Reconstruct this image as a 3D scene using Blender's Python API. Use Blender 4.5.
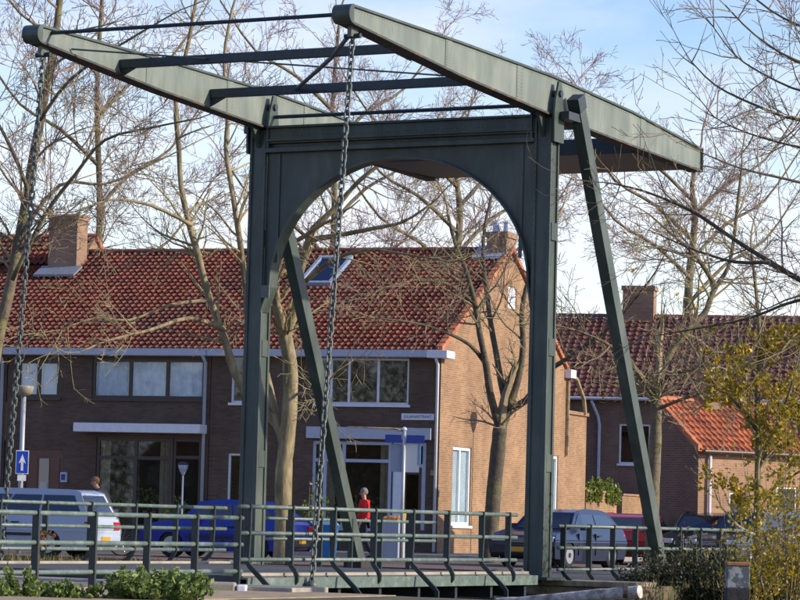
import bpy, bmesh, math, random
from mathutils import Vector, Matrix
R_ = math.radians
random.seed(7)
for o in list(bpy.data.objects): bpy.data.objects.remove(o)
sc = bpy.context.scene
COL = sc.collection

# ------------------------------------------------------------------ camera
F, PITCH, ROLL, EYE = 3000.0, 0.0734, 0.026, 1.0
R0 = Vector((1, 0, 0)); U0 = Vector((0, -math.sin(PITCH), math.cos(PITCH))); D0 = Vector((0, math.cos(PITCH), math.sin(PITCH)))
cr, sr = math.cos(ROLL), math.sin(ROLL)
right = R0*cr + U0*sr; up = -R0*sr + U0*cr
cam = bpy.data.cameras.new('camera'); cam.sensor_width = 36; cam.lens = F/800*36
cam.clip_start = 0.5; cam.clip_end = 3000
co = bpy.data.objects.new('camera', cam); COL.objects.link(co)
M = Matrix((right, up, -D0)).transposed().to_4x4(); M.translation = Vector((0, 0, EYE)); co.matrix_world = M
sc.camera = co

# ------------------------------------------------------------------ sky, sun, exposure
SUN_EL = R_(24)
SUN_H = Vector((1.0, -0.20, 0)).normalized()
SUN_D = Vector((SUN_H.x*math.cos(SUN_EL), SUN_H.y*math.cos(SUN_EL), math.sin(SUN_EL)))
w = bpy.data.worlds.new('World'); sc.world = w; w.use_nodes = True
nt = w.node_tree; nt.nodes.clear()
def wn(t): return nt.nodes.new(t)
out = wn('ShaderNodeOutputWorld'); bg = wn('ShaderNodeBackground'); sky = wn('ShaderNodeTexSky')
sky.sky_type = 'NISHITA'; sky.sun_disc = False; sky.sun_elevation = SUN_EL
sky.sun_rotation = math.atan2(SUN_H.x, SUN_H.y); sky.air_density = 1.0; sky.dust_density = 0.3; sky.ozone_density = 1.0
tc = wn('ShaderNodeTexCoord'); mp = wn('ShaderNodeMapping'); mp.inputs['Scale'].default_value = (5, 5, 17)
nz = wn('ShaderNodeTexNoise'); nz.inputs['Scale'].default_value = 1.6; nz.inputs['Detail'].default_value = 7; nz.inputs['Roughness'].default_value = 0.58
sp = wn('ShaderNodeSeparateXYZ'); mr = wn('ShaderNodeMapRange')
mr.inputs['From Min'].default_value = 0.0; mr.inputs['From Max'].default_value = 0.22; mr.inputs['To Min'].default_value = 0.46; mr.inputs['To Max'].default_value = -0.17
ad = wn('ShaderNodeMath'); ad.operation = 'ADD'
rp = wn('ShaderNodeValToRGB'); rp.color_ramp.elements[0].position = 0.34; rp.color_ramp.elements[1].position = 0.86
mx = wn('ShaderNodeMix'); mx.data_type = 'RGBA'
L = nt.links.new
L(tc.outputs['Generated'], mp.inputs['Vector']); L(mp.outputs[0], nz.inputs['Vector'])
L(tc.outputs['Generated'], sp.inputs[0]); L(sp.outputs['Z'], mr.inputs['Value'])
L(nz.outputs['Fac'], ad.inputs[0]); L(mr.outputs[0], ad.inputs[1]); L(ad.outputs[0], rp.inputs['Fac'])
hs = wn('ShaderNodeHueSaturation'); hs.inputs['Saturation'].default_value = 1.28; hs.inputs['Hue'].default_value = 0.525; hs.inputs['Value'].default_value = 1.28; L(sky.outputs[0], hs.inputs['Color'])
L(rp.outputs['Color'], mx.inputs['Factor']); L(hs.outputs[0], mx.inputs[6]); mx.inputs[7].default_value = (5.9, 6.0, 6.7, 1)
L(mx.outputs[2], bg.inputs['Color']); bg.inputs['Strength'].default_value = 0.15
L(bg.outputs[0], out.inputs[0])
sl = bpy.data.lights.new('sun', 'SUN'); sl.energy = 4.6; sl.angle = R_(0.5); sl.color = (1.0, 0.90, 0.76)
so = bpy.data.objects.new('sun', sl); COL.objects.link(so); so.rotation_euler = SUN_D.to_track_quat('Z', 'Y').to_euler(); so.location = (30, -10, 30)
sc.view_settings.view_transform = 'Standard'; sc.view_settings.look = 'None'; sc.view_settings.gamma = 1
sc.view_settings.use_curve_mapping = False; sc.view_settings.exposure = 0.22
sc.render.resolution_x = 1024; sc.render.resolution_y = 768

# ------------------------------------------------------------------ helpers
def at(px, py, d):
    X = cr*(px-400) - sr*(300-py); Y = sr*(px-400) + cr*(300-py)
    v = D0*1.0 + R0*(X/F) + U0*(Y/F)
    v = v*(d/v.y); return Vector((v.x, v.y, v.z+EYE))
# bridge frame: u = along the deck towards the balance tips, v = right post -> left post
BYAW = 0.491
BU = Vector((-math.sin(BYAW), -math.cos(BYAW), 0)); BV = Vector((-math.cos(BYAW), math.sin(BYAW), 0))
BO = Vector((2.477, 51.706, 0)); BW = 5.733
def B(u, v, z): return BO + BU*u + BV*v + Vector((0, 0, z))

def bframe(e):
    # bridge axes (u, v, z) are left-handed, hence the mirrored local y
    e.rotation_mode = 'QUATERNION'; e.rotation_quaternion = Matrix((BU, -BV, Vector((0, 0, 1)))).transposed().to_quaternion(); e.scale = (1, -1, 1)

def empty(name, loc=(0, 0, 0), rz=0.0):
    o = bpy.data.objects.new(name, None); COL.objects.link(o); o.location = loc; o.rotation_euler = (0, 0, rz); o.empty_display_size = 0.2; return o
def tag(o, label=None, cat=None, group=None, kind=None):
    if label: o['label'] = label
    if cat: o['category'] = cat
    if group: o['group'] = group
    if kind: o['kind'] = kind
    return o
class MB:
    def __init__(s): s.v = []; s.f = []; s.m = []
    def box(s, a, b):
        x0, y0, z0 = a; x1, y1, z1 = b
        if x0 > x1: x0, x1 = x1, x0
        if y0 > y1: y0, y1 = y1, y0
        if z0 > z1: z0, z1 = z1, z0
        n = len(s.v)
        s.v += [(x0,y0,z0),(x1,y0,z0),(x1,y1,z0),(x0,y1,z0),(x0,y0,z1),(x1,y0,z1),(x1,y1,z1),(x0,y1,z1)]
        s.f += [[n+i for i in q] for q in ((0,3,2,1),(4,5,6,7),(0,1,5,4),(1,2,6,5),(2,3,7,6),(3,0,4,7))]; return s
    def hexa(s, P):
        n = len(s.v); s.v += [tuple(p) for p in P]
        s.f += [[n+i for i in q] for q in ((0,3,2,1),(4,5,6,7),(0,1,5,4),(1,2,6,5),(2,3,7,6),(3,0,4,7))]; return s
    def quad(s, *P):
        n = len(s.v); s.v += [tuple(p) for p in P]; s.f.append(list(range(n, n+len(P)))); return s
    def prism(s, pts, fn, t0, t1):
        # pts: 2-D outline, fn(a,b,t) -> 3-D
        n = len(s.v); k = len(pts)
        s.v += [tuple(fn(a, b, t0)) for a, b in pts] + [tuple(fn(a, b, t1)) for a, b in pts]
        s.f.append([n+i for i in range(k)][::-1]); s.f.append([n+k+i for i in range(k)])
        for i in range(k):
            j = (i+1) % k; s.f.append([n+i, n+j, n+k+j, n+k+i])
        return s
    def tube(s, pts, rad, sides=6, cap=True, closed=False):
        pts = [Vector(p) for p in pts]; k = len(pts)
        if not hasattr(rad, '__len__'): rad = [rad]*k
        n0 = len(s.v); ref = None
        for i, p in enumerate(pts):
            if closed: t = pts[(i+1) % k]-pts[i-1]
            else: t = pts[min(i+1, k-1)]-pts[max(i-1, 0)]
            t.normalize()
            if ref is None: ref = Vector((0, 0, 1)) if abs(t.z) < 0.9 else Vector((1, 0, 0))
            a = t.cross(ref)
            if a.length < 1e-6: a = t.orthogonal()
            a.normalize(); b = t.cross(a); ref = -b if False else a.cross(t)
            r = rad[i]
            for j in range(sides):
                an = 2*math.pi*j/sides
                q = p + a*(math.cos(an)*r) + b*(math.sin(an)*r); s.v.append((q.x, q.y, q.z))
        rng = k if closed else k-1
        for i in range(rng):
            i2 = (i+1) % k
            for j in range(sides):
                j2 = (j+1) % sides
                s.f.append([n0+i*sides+j, n0+i*sides+j2, n0+i2*sides+j2, n0+i2*sides+j])
        if cap and not closed:
            s.f.append([n0+j for j in range(sides)][::-1]); s.f.append([n0+(k-1)*sides+j for j in range(sides)])
        return s
    def lathe(s, prof, sides=16, c=(0, 0, 0)):
        n0 = len(s.v)
        for r, z in prof:
            for j in range(sides):
                an = 2*math.pi*j/sides; s.v.append((c[0]+r*math.cos(an), c[1]+r*math.sin(an), c[2]+z))
        for i in range(len(prof)-1):
            for j in range(sides):
                j2 = (j+1) % sides; s.f.append([n0+i*sides+j, n0+i*sides+j2, n0+(i+1)*sides+j2, n0+(i+1)*sides+j])
        s.f.append([n0+j for j in range(sides)][::-1]); s.f.append([n0+(len(prof)-1)*sides+j for j in range(sides)])
        return s
    def mesh(s, name, mat, smooth=False):
        me = bpy.data.meshes.new(name); me.from_pydata(s.v, [], s.f); me.update()
        if mat is not None: me.materials.append(mat)
        if smooth: me.polygons.foreach_set('use_smooth', [True]*len(me.polygons))
        return me
    def build(s, name, mat, parent=None, smooth=False, bevel=0.0, fixn=True):
        me = s.mesh(name, mat, smooth)
        if fixn or bevel:
            bm = bmesh.new(); bm.from_mesh(me)
            if bevel:
                bmesh.ops.remove_doubles(bm, verts=bm.verts, dist=1e-5)
                bmesh.ops.bevel(bm, geom=[e for e in bm.edges if len(e.link_faces) == 2 and e.calc_face_angle(0) > 0.4], offset=bevel, segments=2, affect='EDGES', profile=0.5)
            bmesh.ops.recalc_face_normals(bm, faces=bm.faces); bm.to_mesh(me); bm.free()
        return link(name, me, parent)
def link(name, me, parent=None):
    o = bpy.data.objects.new(name, me); COL.objects.link(o)
    if parent is not None: o.parent = parent
    return o

# ------------------------------------------------------------------ materials
def mat(name, col, rough=0.6, metal=0.0, spec=0.5, var=0.0, vscale=4.0, col2=None, bump=0.0, bscale=20.0, coat=0.0, island=0.0, c2pos=(0.45, 0.65), stretch=None, rust=0.0):
    m = bpy.data.materials.new(name); m.use_nodes = True; n = m.node_tree.nodes; l = m.node_tree.links.new
    p = n['Principled BSDF']; p.inputs['Base Color'].default_value = (*col, 1); p.inputs['Roughness'].default_value = rough
    p.inputs['Metallic'].default_value = metal; p.inputs['Specular IOR Level'].default_value = spec; p.inputs['Coat Weight'].default_value = coat
    t = n.new('ShaderNodeTexCoord'); vec = t.outputs['Object']
    if stretch:
        mpn = n.new('ShaderNodeMapping'); mpn.inputs['Scale'].default_value = stretch; l(vec, mpn.inputs[0]); vec = mpn.outputs[0]
    colout = None
    if col2 is not None:
        z = n.new('ShaderNodeTexNoise'); z.inputs['Scale'].default_value = vscale; z.inputs['Detail'].default_value = 6; z.inputs['Roughness'].default_value = 0.62; l(vec, z.inputs['Vector'])
        r = n.new('ShaderNodeValToRGB'); r.color_ramp.elements[0].position = c2pos[0]; r.color_ramp.elements[1].position = c2pos[1]
        r.color_ramp.elements[0].color = (*col, 1); r.color_ramp.elements[1].color = (*col2, 1); l(z.outputs['Fac'], r.inputs[0]); colout = r.outputs[0]
    if rust:
        zr_ = n.new('ShaderNodeTexNoise'); zr_.inputs['Scale'].default_value = 7; zr_.inputs['Detail'].default_value = 9; zr_.inputs['Roughness'].default_value = 0.72; l(vec, zr_.inputs['Vector'])
        rr_ = n.new('ShaderNodeValToRGB'); rr_.color_ramp.elements[0].position = 0.60; rr_.color_ramp.elements[1].position = 0.74; l(zr_.outputs['Fac'], rr_.inputs[0])
        mm_ = n.new('ShaderNodeMath'); mm_.operation = 'MULTIPLY'; mm_.inputs[1].default_value = rust; l(rr_.outputs[0], mm_.inputs[0])
        mxr = n.new('ShaderNodeMix'); mxr.data_type = 'RGBA'; l(mm_.outputs[0], mxr.inputs['Factor']); mxr.inputs[7].default_value = (0.13, 0.062, 0.03, 1)
        if colout: l(colout, mxr.inputs[6])
        else: mxr.inputs[6].default_value = (*col, 1)
        colout = mxr.outputs[2]
    if var or island:
        z = n.new('ShaderNodeTexNoise'); z.inputs['Scale'].default_value = vscale*2.3; z.inputs['Detail'].default_value = 5; l(vec, z.inputs['Vector'])
        mrn = n.new('ShaderNodeMapRange'); mrn.inputs['From Min'].default_value = 0.25; mrn.inputs['From Max'].default_value = 0.75
        mrn.inputs['To Min'].default_value = 1-var; mrn.inputs['To Max'].default_value = 1+var; l(z.outputs['Fac'], mrn.inputs['Value'])
        val = mrn.outputs[0]
        if island:
            g = n.new('ShaderNodeNewGeometry'); mi = n.new('ShaderNodeMapRange'); mi.inputs['To Min'].default_value = 1-island; mi.inputs['To Max'].default_value = 1+island
            l(g.outputs['Random Per Island'], mi.inputs['Value']); mu = n.new('ShaderNodeMath'); mu.operation = 'MULTIPLY'; l(val, mu.inputs[0]); l(mi.outputs[0], mu.inputs[1]); val = mu.outputs[0]
        vm = n.new('ShaderNodeVectorMath'); vm.operation = 'SCALE'; l(val, vm.inputs['Scale'])
        if colout: l(colout, vm.inputs[0])
        else: vm.inputs[0].default_value = col
        colout = vm.outputs[0]
    if colout: l(colout, p.inputs['Base Color'])
    if bump:
        z = n.new('ShaderNodeTexNoise'); z.inputs['Scale'].default_value = bscale; z.inputs['Detail'].default_value = 5; l(vec, z.inputs['Vector'])
        b = n.new('ShaderNodeBump'); b.inputs['Strength'].default_value = bump; b.inputs['Distance'].default_value = 0.02; l(z.outputs['Fac'], b.inputs['Height']); l(b.outputs[0], p.inputs['Normal'])
    return m
def brick_mat(name, c1, c2, mortar, bw=0.22, bh=0.062, flat=False, ang=0.0):
    m = bpy.data.materials.new(name); m.use_nodes = True; n = m.node_tree.nodes; l = m.node_tree.links.new
    p = n['Principled BSDF']; p.inputs['Roughness'].default_value = 0.85; p.inputs['Specular IOR Level'].default_value = 0.25
    t = n.new('ShaderNodeTexCoord'); s = n.new('ShaderNodeSeparateXYZ'); l(t.outputs['Object'], s.inputs[0])
    c = n.new('ShaderNodeCombineXYZ')
    if flat:
        l(s.outputs['X'], c.inputs['X']); l(s.outputs['Y'], c.inputs['Y'])
    else:
        a = n.new('ShaderNodeMath'); l(s.outputs['X'], a.inputs[0]); l(s.outputs['Y'], a.inputs[1]); l(a.outputs[0], c.inputs['X']); l(s.outputs['Z'], c.inputs['Y'])
    b = n.new('ShaderNodeTexBrick'); b.inputs['Scale'].default_value = 1; b.inputs['Brick Width'].default_value = bw; b.inputs['Row Height'].default_value = bh
    b.inputs['Mortar Size'].default_value = 0.007; b.inputs['Mortar Smooth'].default_value = 0.2; b.inputs['Bias'].default_value = 0.0
    b.inputs['Color1'].default_value = (*c1, 1); b.inputs['Color2'].default_value = (*c2, 1); b.inputs['Mortar'].default_value = (*mortar, 1)
    l(c.outputs[0], b.inputs['Vector'])
    z = n.new('ShaderNodeTexNoise'); z.inputs['Scale'].default_value = 0.9; z.inputs['Detail'].default_value = 6; l(t.outputs['Object'], z.inputs['Vector'])
    mrn = n.new('ShaderNodeMapRange'); mrn.inputs['From Min'].default_value = 0.25; mrn.inputs['From Max'].default_value = 0.75; mrn.inputs['To Min'].default_value = 0.72; mrn.inputs['To Max'].default_value = 1.22
    l(z.outputs['Fac'], mrn.inputs['Value']); vm = n.new('ShaderNodeVectorMath'); vm.operation = 'SCALE'; l(b.outputs['Color'], vm.inputs[0]); l(mrn.outputs[0], vm.inputs['Scale']); l(vm.outputs[0], p.inputs['Base Color'])
    bp = n.new('ShaderNodeBump'); bp.inputs['Strength'].default_value = 0.5; bp.inputs['Distance'].default_value = 0.006; bp.invert = True; l(b.outputs['Fac'], bp.inputs['Height']); l(bp.outputs[0], p.inputs['Normal'])
    return m
def glass_mat(name, tint=(0.85, 0.9, 0.92), trans=0.94):
    m = bpy.data.materials.new(name); m.use_nodes = True; n = m.node_tree.nodes; l = m.node_tree.links.new
    p = n['Principled BSDF']; p.inputs['Base Color'].default_value = (*tint, 1); p.inputs['Roughness'].default_value = 0.03; p.inputs['Specular IOR Level'].default_value = 0.7
    tr = n.new('ShaderNodeBsdfTransparent'); tr.inputs[0].default_value = (0.85, 0.9, 0.92, 1); mxs = n.new('ShaderNodeMixShader')
    lw = n.new('ShaderNodeLayerWeight'); pw = n.new('ShaderNodeMath'); pw.operation = 'POWER'; pw.inputs[1].default_value = 5; lw.inputs['Blend'].default_value = 0.5; l(lw.outputs['Facing'], pw.inputs[0]); mm = n.new('ShaderNodeMath'); mm.operation = 'MULTIPLY_ADD'; mm.inputs[1].default_value = 0.85; mm.inputs[2].default_value = 1-trans; l(pw.outputs[0], mm.inputs[0])
    gl = n.new('ShaderNodeBsdfGlossy'); gl.inputs['Roughness'].default_value = 0.02; gl.inputs['Color'].default_value = (0.9, 0.93, 0.95, 1)
    n.remove(p); tr.inputs[0].default_value = (*tint, 1)
    l(mm.outputs[0], mxs.inputs[0]); l(tr.outputs[0], mxs.inputs[1]); l(gl.outputs[0], mxs.inputs[2]); l(mxs.outputs[0], n['Material Output'].inputs[0])
    return m
def leaf_mat(name, c1, c2, trans=0.35, island=0.5):
    m = bpy.data.materials.new(name); m.use_nodes = True; n = m.node_tree.nodes; l = m.node_tree.links.new
    p = n['Principled BSDF']; p.inputs['Roughness'].default_value = 0.5
    g = n.new('ShaderNodeNewGeometry'); r = n.new('ShaderNodeValToRGB'); r.color_ramp.elements[0].color = (*c1, 1); r.color_ramp.elements[1].color = (*c2, 1)
    l(g.outputs['Random Per Island'], r.inputs[0]); l(r.outputs[0], p.inputs['Base Color'])
    t = n.new('ShaderNodeBsdfTranslucent'); l(r.outputs[0], t.inputs[0]); ms = n.new('ShaderNodeMixShader'); ms.inputs[0].default_value = trans
    l(p.outputs[0], ms.inputs[1]); l(t.outputs[0], ms.inputs[2]); l(ms.outputs[0], n['Material Output'].inputs[0])
    return m
MT = {}
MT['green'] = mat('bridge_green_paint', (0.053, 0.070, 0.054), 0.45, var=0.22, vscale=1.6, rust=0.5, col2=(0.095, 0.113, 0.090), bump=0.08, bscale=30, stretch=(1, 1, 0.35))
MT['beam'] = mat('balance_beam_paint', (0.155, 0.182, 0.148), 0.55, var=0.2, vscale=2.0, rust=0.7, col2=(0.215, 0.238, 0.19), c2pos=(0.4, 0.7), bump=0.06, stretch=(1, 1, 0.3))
MT['rail'] = mat('railing_pipe_paint', (0.115, 0.155, 0.13), 0.42, var=0.2, vscale=5, rust=0.4, col2=(0.25, 0.29, 0.235), c2pos=(0.5, 0.75))
MT['postdark'] = mat('shaded_post_paint', (0.026, 0.036, 0.031), 0.45, var=0.2, vscale=5)  # shade on the post faces put into the colour, darker than the pipes
MT['dark'] = mat('dark_green_steel', (0.030, 0.040, 0.042), 0.45, var=0.25, vscale=4)
MT['rust'] = mat('rusty_flange', (0.045, 0.05, 0.045), 0.7, var=0.2, vscale=5, col2=(0.17, 0.085, 0.04), c2pos=(0.5, 0.68))
MT['chain'] = mat('galvanised_chain', (0.12, 0.135, 0.115), 0.5, metal=0.25, var=0.3, vscale=9)
MT['facade'] = brick_mat('shaded_front_brick', (0.140, 0.086, 0.054), (0.095, 0.062, 0.042), (0.11, 0.098, 0.08))  # darker than the gable brick; the front's shade is put into the colour
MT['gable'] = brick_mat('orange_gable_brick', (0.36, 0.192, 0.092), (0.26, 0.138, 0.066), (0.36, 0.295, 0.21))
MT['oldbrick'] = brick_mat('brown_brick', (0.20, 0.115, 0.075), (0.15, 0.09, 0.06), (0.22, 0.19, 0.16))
MT['chimbrick'] = brick_mat('chimney_brick', (0.34, 0.20, 0.115), (0.25, 0.14, 0.085), (0.3, 0.25, 0.19))
MT['pinkbrick'] = brick_mat('pale_orange_brick', (0.40, 0.215, 0.12), (0.32, 0.16, 0.09), (0.38, 0.31, 0.23))
MT['tile'] = mat('red_roof_tile', (0.215, 0.066, 0.037), 0.66, spec=0.25, var=0.22, vscale=0.4, col2=(0.10, 0.046, 0.034), island=0.20, c2pos=(0.45, 0.70))
MT['tile_dark'] = mat('plum_roof_tile', (0.15, 0.066, 0.048), 0.7, spec=0.25, var=0.2, vscale=0.5, island=0.25)
MT['tile_orange'] = mat('orange_roof_tile', (0.50, 0.165, 0.062), 0.7, var=0.2, vscale=0.9, island=0.22, col2=(0.33, 0.10, 0.05))
MT['white'] = mat('white_paint', (0.72, 0.73, 0.75), 0.45, var=0.06, vscale=3)
MT['greypaint'] = mat('grey_blue_paint', (0.42, 0.46, 0.53), 0.45, var=0.06)
MT['brownframe'] = mat('brown_window_paint', (0.05, 0.030, 0.022), 0.4)
MT['door'] = mat('brown_door', (0.13, 0.052, 0.030), 0.45, var=0.15)
MT['lead'] = mat('lead_flashing', (0.40, 0.43, 0.48), 0.4, metal=0.2, var=0.12)
MT['glass'] = glass_mat('window_glass')
MT['glass_dark'] = glass_mat('dark_glass', (0.06, 0.065, 0.07), 0.88)
MT['curtain'] = mat('pale_curtain', (0.88, 0.89, 0.90), 0.8, var=0.12, vscale=1.5)
MT['drape'] = mat('ochre_drape', (0.30, 0.22, 0.12), 0.9, var=0.2, vscale=5)
MT['room'] = mat('dark_room', (0.022, 0.018, 0.015), 0.9, var=0.3, vscale=1.0)
MT['asphalt'] = mat('asphalt', (0.075, 0.072, 0.07), 0.85, var=0.2, vscale=1.5, bump=0.2, bscale=40)
MT['worn'] = mat('worn_pale_road', (0.27, 0.215, 0.165), 0.9, var=0.2, vscale=1.2, col2=(0.20, 0.165, 0.135), bump=0.2, bscale=40)
MT['paver'] = brick_mat('street_clinker', (0.22, 0.15, 0.115), (0.16, 0.115, 0.095), (0.12, 0.10, 0.085), 0.2, 0.1, flat=True)
MT['slab'] = brick_mat('pavement_slab', (0.30, 0.285, 0.26), (0.26, 0.245, 0.225), (0.14, 0.13, 0.12), 0.3, 0.3, flat=True)
MT['concrete'] = mat('concrete', (0.36, 0.32, 0.25), 0.85, var=0.2, vscale=1.5, bump=0.25, col2=(0.25, 0.225, 0.18))
MT['stone'] = mat('yellow_stone', (0.36, 0.28, 0.155), 0.85, var=0.3, vscale=3, bump=0.4, col2=(0.13, 0.11, 0.075), bscale=9)
MT['ground'] = mat('grassy_ground', (0.075, 0.07, 0.032), 0.95, var=0.35, vscale=1.5, col2=(0.17, 0.12, 0.065), bump=0.5, bscale=8)
MT['sand'] = mat('sandy_verge', (0.36, 0.27, 0.16), 0.95, var=0.25, vscale=2.5, bump=0.4, bscale=14, col2=(0.24, 0.18, 0.11))
MT['wood'] = mat('weathered_log', (0.60, 0.52, 0.42), 0.9, var=0.35, vscale=5, col2=(0.28, 0.22, 0.16), bump=0.5, bscale=16)
MT['darkwood'] = mat('tarred_post', (0.035, 0.03, 0.027), 0.8, var=0.3, vscale=5, bump=0.4)
MT['orangewood'] = mat('post_cap_wood', (0.33, 0.15, 0.06), 0.8, var=0.3, vscale=6)
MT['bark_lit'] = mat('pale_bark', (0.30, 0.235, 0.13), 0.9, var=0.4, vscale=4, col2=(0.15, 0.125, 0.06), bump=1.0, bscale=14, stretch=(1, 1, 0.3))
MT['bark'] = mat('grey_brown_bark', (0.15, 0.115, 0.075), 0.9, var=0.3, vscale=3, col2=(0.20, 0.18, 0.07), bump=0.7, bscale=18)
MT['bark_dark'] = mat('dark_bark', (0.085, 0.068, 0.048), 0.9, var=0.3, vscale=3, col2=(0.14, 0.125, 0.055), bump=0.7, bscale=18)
MT['twig'] = mat('brown_twig', (0.23, 0.165, 0.12), 0.9, island=0.35, var=0.1, vscale=0.6, col2=(0.31, 0.25, 0.12), c2pos=(0.42, 0.6))
MT['twig_far'] = mat('pinkish_twig', (0.33, 0.235, 0.195), 0.9, island=0.3)
MT['twig_moss'] = mat('mossy_twig', (0.34, 0.285, 0.14), 0.9, island=0.35, col2=(0.23, 0.165, 0.11), vscale=0.7)
MT['leafy'] = leaf_mat('yellow_leaves', (0.62, 0.40, 0.015), (0.20, 0.20, 0.02))
MT['leafg'] = leaf_mat('green_leaves', (0.10, 0.17, 0.03), (0.28, 0.34, 0.085))
MT['leafd'] = leaf_mat('dark_green_leaves', (0.022, 0.034, 0.012), (0.12, 0.12, 0.045))
MT['leafdry'] = leaf_mat('dry_leaves', (0.42, 0.19, 0.05), (0.30, 0.15, 0.05))
MT['leafvine'] = leaf_mat('ivy_leaves', (0.06, 0.12, 0.015), (0.30, 0.33, 0.05))
MT['tyre'] = mat('tyre_rubber', (0.012, 0.012, 0.012), 0.8)
MT['rim'] = mat('wheel_rim', (0.45, 0.46, 0.48), 0.35, metal=0.7)
MT['black'] = mat('black_plastic', (0.015, 0.015, 0.016), 0.5)
MT['carglass'] = glass_mat('car_glass', (0.22, 0.26, 0.28), 0.88)
MT['red_lamp'] = mat('red_lamp', (0.55, 0.012, 0.01), 0.2, coat=0.5)
MT['clear_lamp'] = mat('clear_lamp', (0.6, 0.63, 0.66), 0.12, coat=0.5)
MT['plate_y'] = mat('yellow_plate', (0.55, 0.30, 0.012), 0.5)
MT['signblue'] = mat('sign_blue', (0.008, 0.055, 0.42), 0.35)
MT['navy'] = mat('sign_navy', (0.012, 0.03, 0.22), 0.35)
MT['pole'] = mat('galvanised_pole', (0.42, 0.43, 0.44), 0.45, metal=0.3, var=0.1)
MT['signgrey'] = mat('sign_back_grey', (0.33, 0.38, 0.46), 0.5, metal=0.2)
MT['skin'] = mat('skin', (0.50, 0.27, 0.18), 0.6)
MT['water'] = mat('canal_water', (0.012, 0.018, 0.014), 0.06, bump=0.25, bscale=3)

# ================================================================== SETTING
# ground with the canal trench (in bridge coordinates), one sheet to the horizon
def ground():
    vs = [-700, -60, -20, -1.72, -1.70, 20, 60, 700]; m = MB(); k = len(vs)
    for i in range(7):
        for v in vs:
            e0 = -2.6 if v < -1.71 else -0.45
            u, z = [(-700, 0), (e0-1.6, 0), (e0, -0.35 if v < -1.71 else 0), (e0, -2.6), (10.75, -2.6), (10.75, 0), (700, 0)][i]
            m.v.append(tuple(B(u, v, z-0.02)))
    for i in range(6):
        for j in range(k-1): m.f.append([i*k+j, i*k+j+1, (i+1)*k+j+1, (i+1)*k+j])
    tag(m.build('ground', MT['ground']), kind='structure')
    m = MB(); m.quad(B(-2.58, -600, -1.25), B(10.74, -600, -1.25), B(10.74, 600, -1.25), B(-2.58, 600, -1.25))
    tag(m.build('canal_water', MT['water']), kind='structure')
ground()
# approach roads (left and right of the moving deck) and the street in front of the houses
def road(name, pts, z, material):
    m = MB(); m.quad(*[(p.x, p.y, z) for p in pts]); return tag(m.build(name, material), kind='structure')
TH = R_(19.5)
HR = Vector((math.cos(TH), -math.sin(TH), 0)); HD = Vector((math.sin(TH), math.cos(TH), 0)); HC = Vector((1.205, 84.0, 0))
def Hs(x, y, z=0): return HC + HR*x + HD*y + Vector((0, 0, z))
road('street', [Hs(-70, -19), Hs(90, -19), Hs(90, -4.2), Hs(-70, -4.2)], 0.0, MT['paver'])
road('side_street', [Hs(4.2, -4.2), Hs(12, -4.2), Hs(12, 90), Hs(4.2, 90)], 0.0, MT['paver'])
road('bridge_road', [B(-0.5, 0.1, 0), B(-0.5, 5.6, 0), B(-26, 5.6, 0), B(-26, 0.1, 0)], 0.012, MT['asphalt'])
def slabp(name, pts, z0, z1, material, bevel=0.0):
    m = MB(); m.prism([(p.x, p.y) for p in pts], lambda a, b, t: (a, b, t), z0, z1); return tag(m.build(name, material, bevel=bevel), kind='structure')
slabp('pavement', [Hs(-70, -4.2), Hs(4.0, -4.2), Hs(4.0, 30), Hs(0.02, 30), Hs(0.02, -0.02), Hs(-70, -0.02)], -0.05, 0.12, MT['slab'])
slabp('kerb', [Hs(-70, -4.35), Hs(4.15, -4.35), Hs(4.15, -4.205), Hs(-70, -4.205)], -0.05, 0.125, MT['concrete'])
# near approach: raised carriageway between the two railings, sandy verge and edging stone
slabp('approach_road', [B(10.36, -0.15, 0), B(40, -0.15, 0), B(40, 5.9, 0), B(10.36, 5.9, 0)], -0.4, 0.03, MT['worn'])
slabp('approach_footpath', [B(10.36, 4.4, 0), B(40, 4.4, 0), B(40, 5.85, 0), B(10.36, 5.85, 0)], 0.0, 0.14, MT['slab'])
slabp('verge', [B(10.76, -3.0, 0), B(40, -3.0, 0), B(40, -0.17, 0), B(10.76, -0.17, 0)], -0.3, -0.008, MT['sand'])

# ================================================================== BRIDGE
def abutment():
    for u0, u1, lab in ((-0.42, -2.2, 'old yellow stone abutment carrying the right bridge post'), (10.3, 12.0, 'sandy concrete abutment at the left end of the moving deck')):
        e = empty('bridge_abutment', B(u0, 2.8, -2.6)); tag(e, lab, 'abutment')
        bframe(e); e.location = B(0, 0, 0)
        s = 1 if u1 > u0 else -1
        stone = MT['stone'] if s < 0 else MT['concrete']
        random.seed(3)
        MB().box((u0+s*0.14, -1.5, -2.6), (u1, 7.2, -0.06)).build('core', MT['darkwood'], e)
        # coursed blocks on the canal face and the camera-side face
        z = -2.6; row = 0
        while z < -0.1:
            h = 0.34 if z < -0.5 else (-0.05-z)
            v = -1.6 - (0.3 if row % 2 else 0)
            while v < 7.2:
                w_ = random.uniform(0.5, 0.8); j = random.uniform(0, 0.03)
                MB().box((u0-s*j+s*0.005, max(v, -1.6), z+0.008), (u0+s*0.30, min(v+w_-0.012, 7.3), z+h-0.008)).build('stone', stone, e, bevel=0.012)
                v += w_
            u = u0+s*0.32
            while abs(u-u0) < 1.7:
                w_ = random.uniform(0.45, 0.7); j = random.uniform(0, 0.03)
                MB().box((u, -1.62-j, z+0.008), (u+s*(w_-0.012), -1.35, z+h-0.008)).build('stone', stone, e, bevel=0.012)
                u += s*w_
            z += h; row += 1
        for vv in (-1.66, 1.4, 4.4):
            MB().box((u0-s*0.06, vv, -0.05), (u0+s*0.95, vv+2.95, 0.05)).build('coping', stone, e, bevel=0.015)
abutment()

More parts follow.
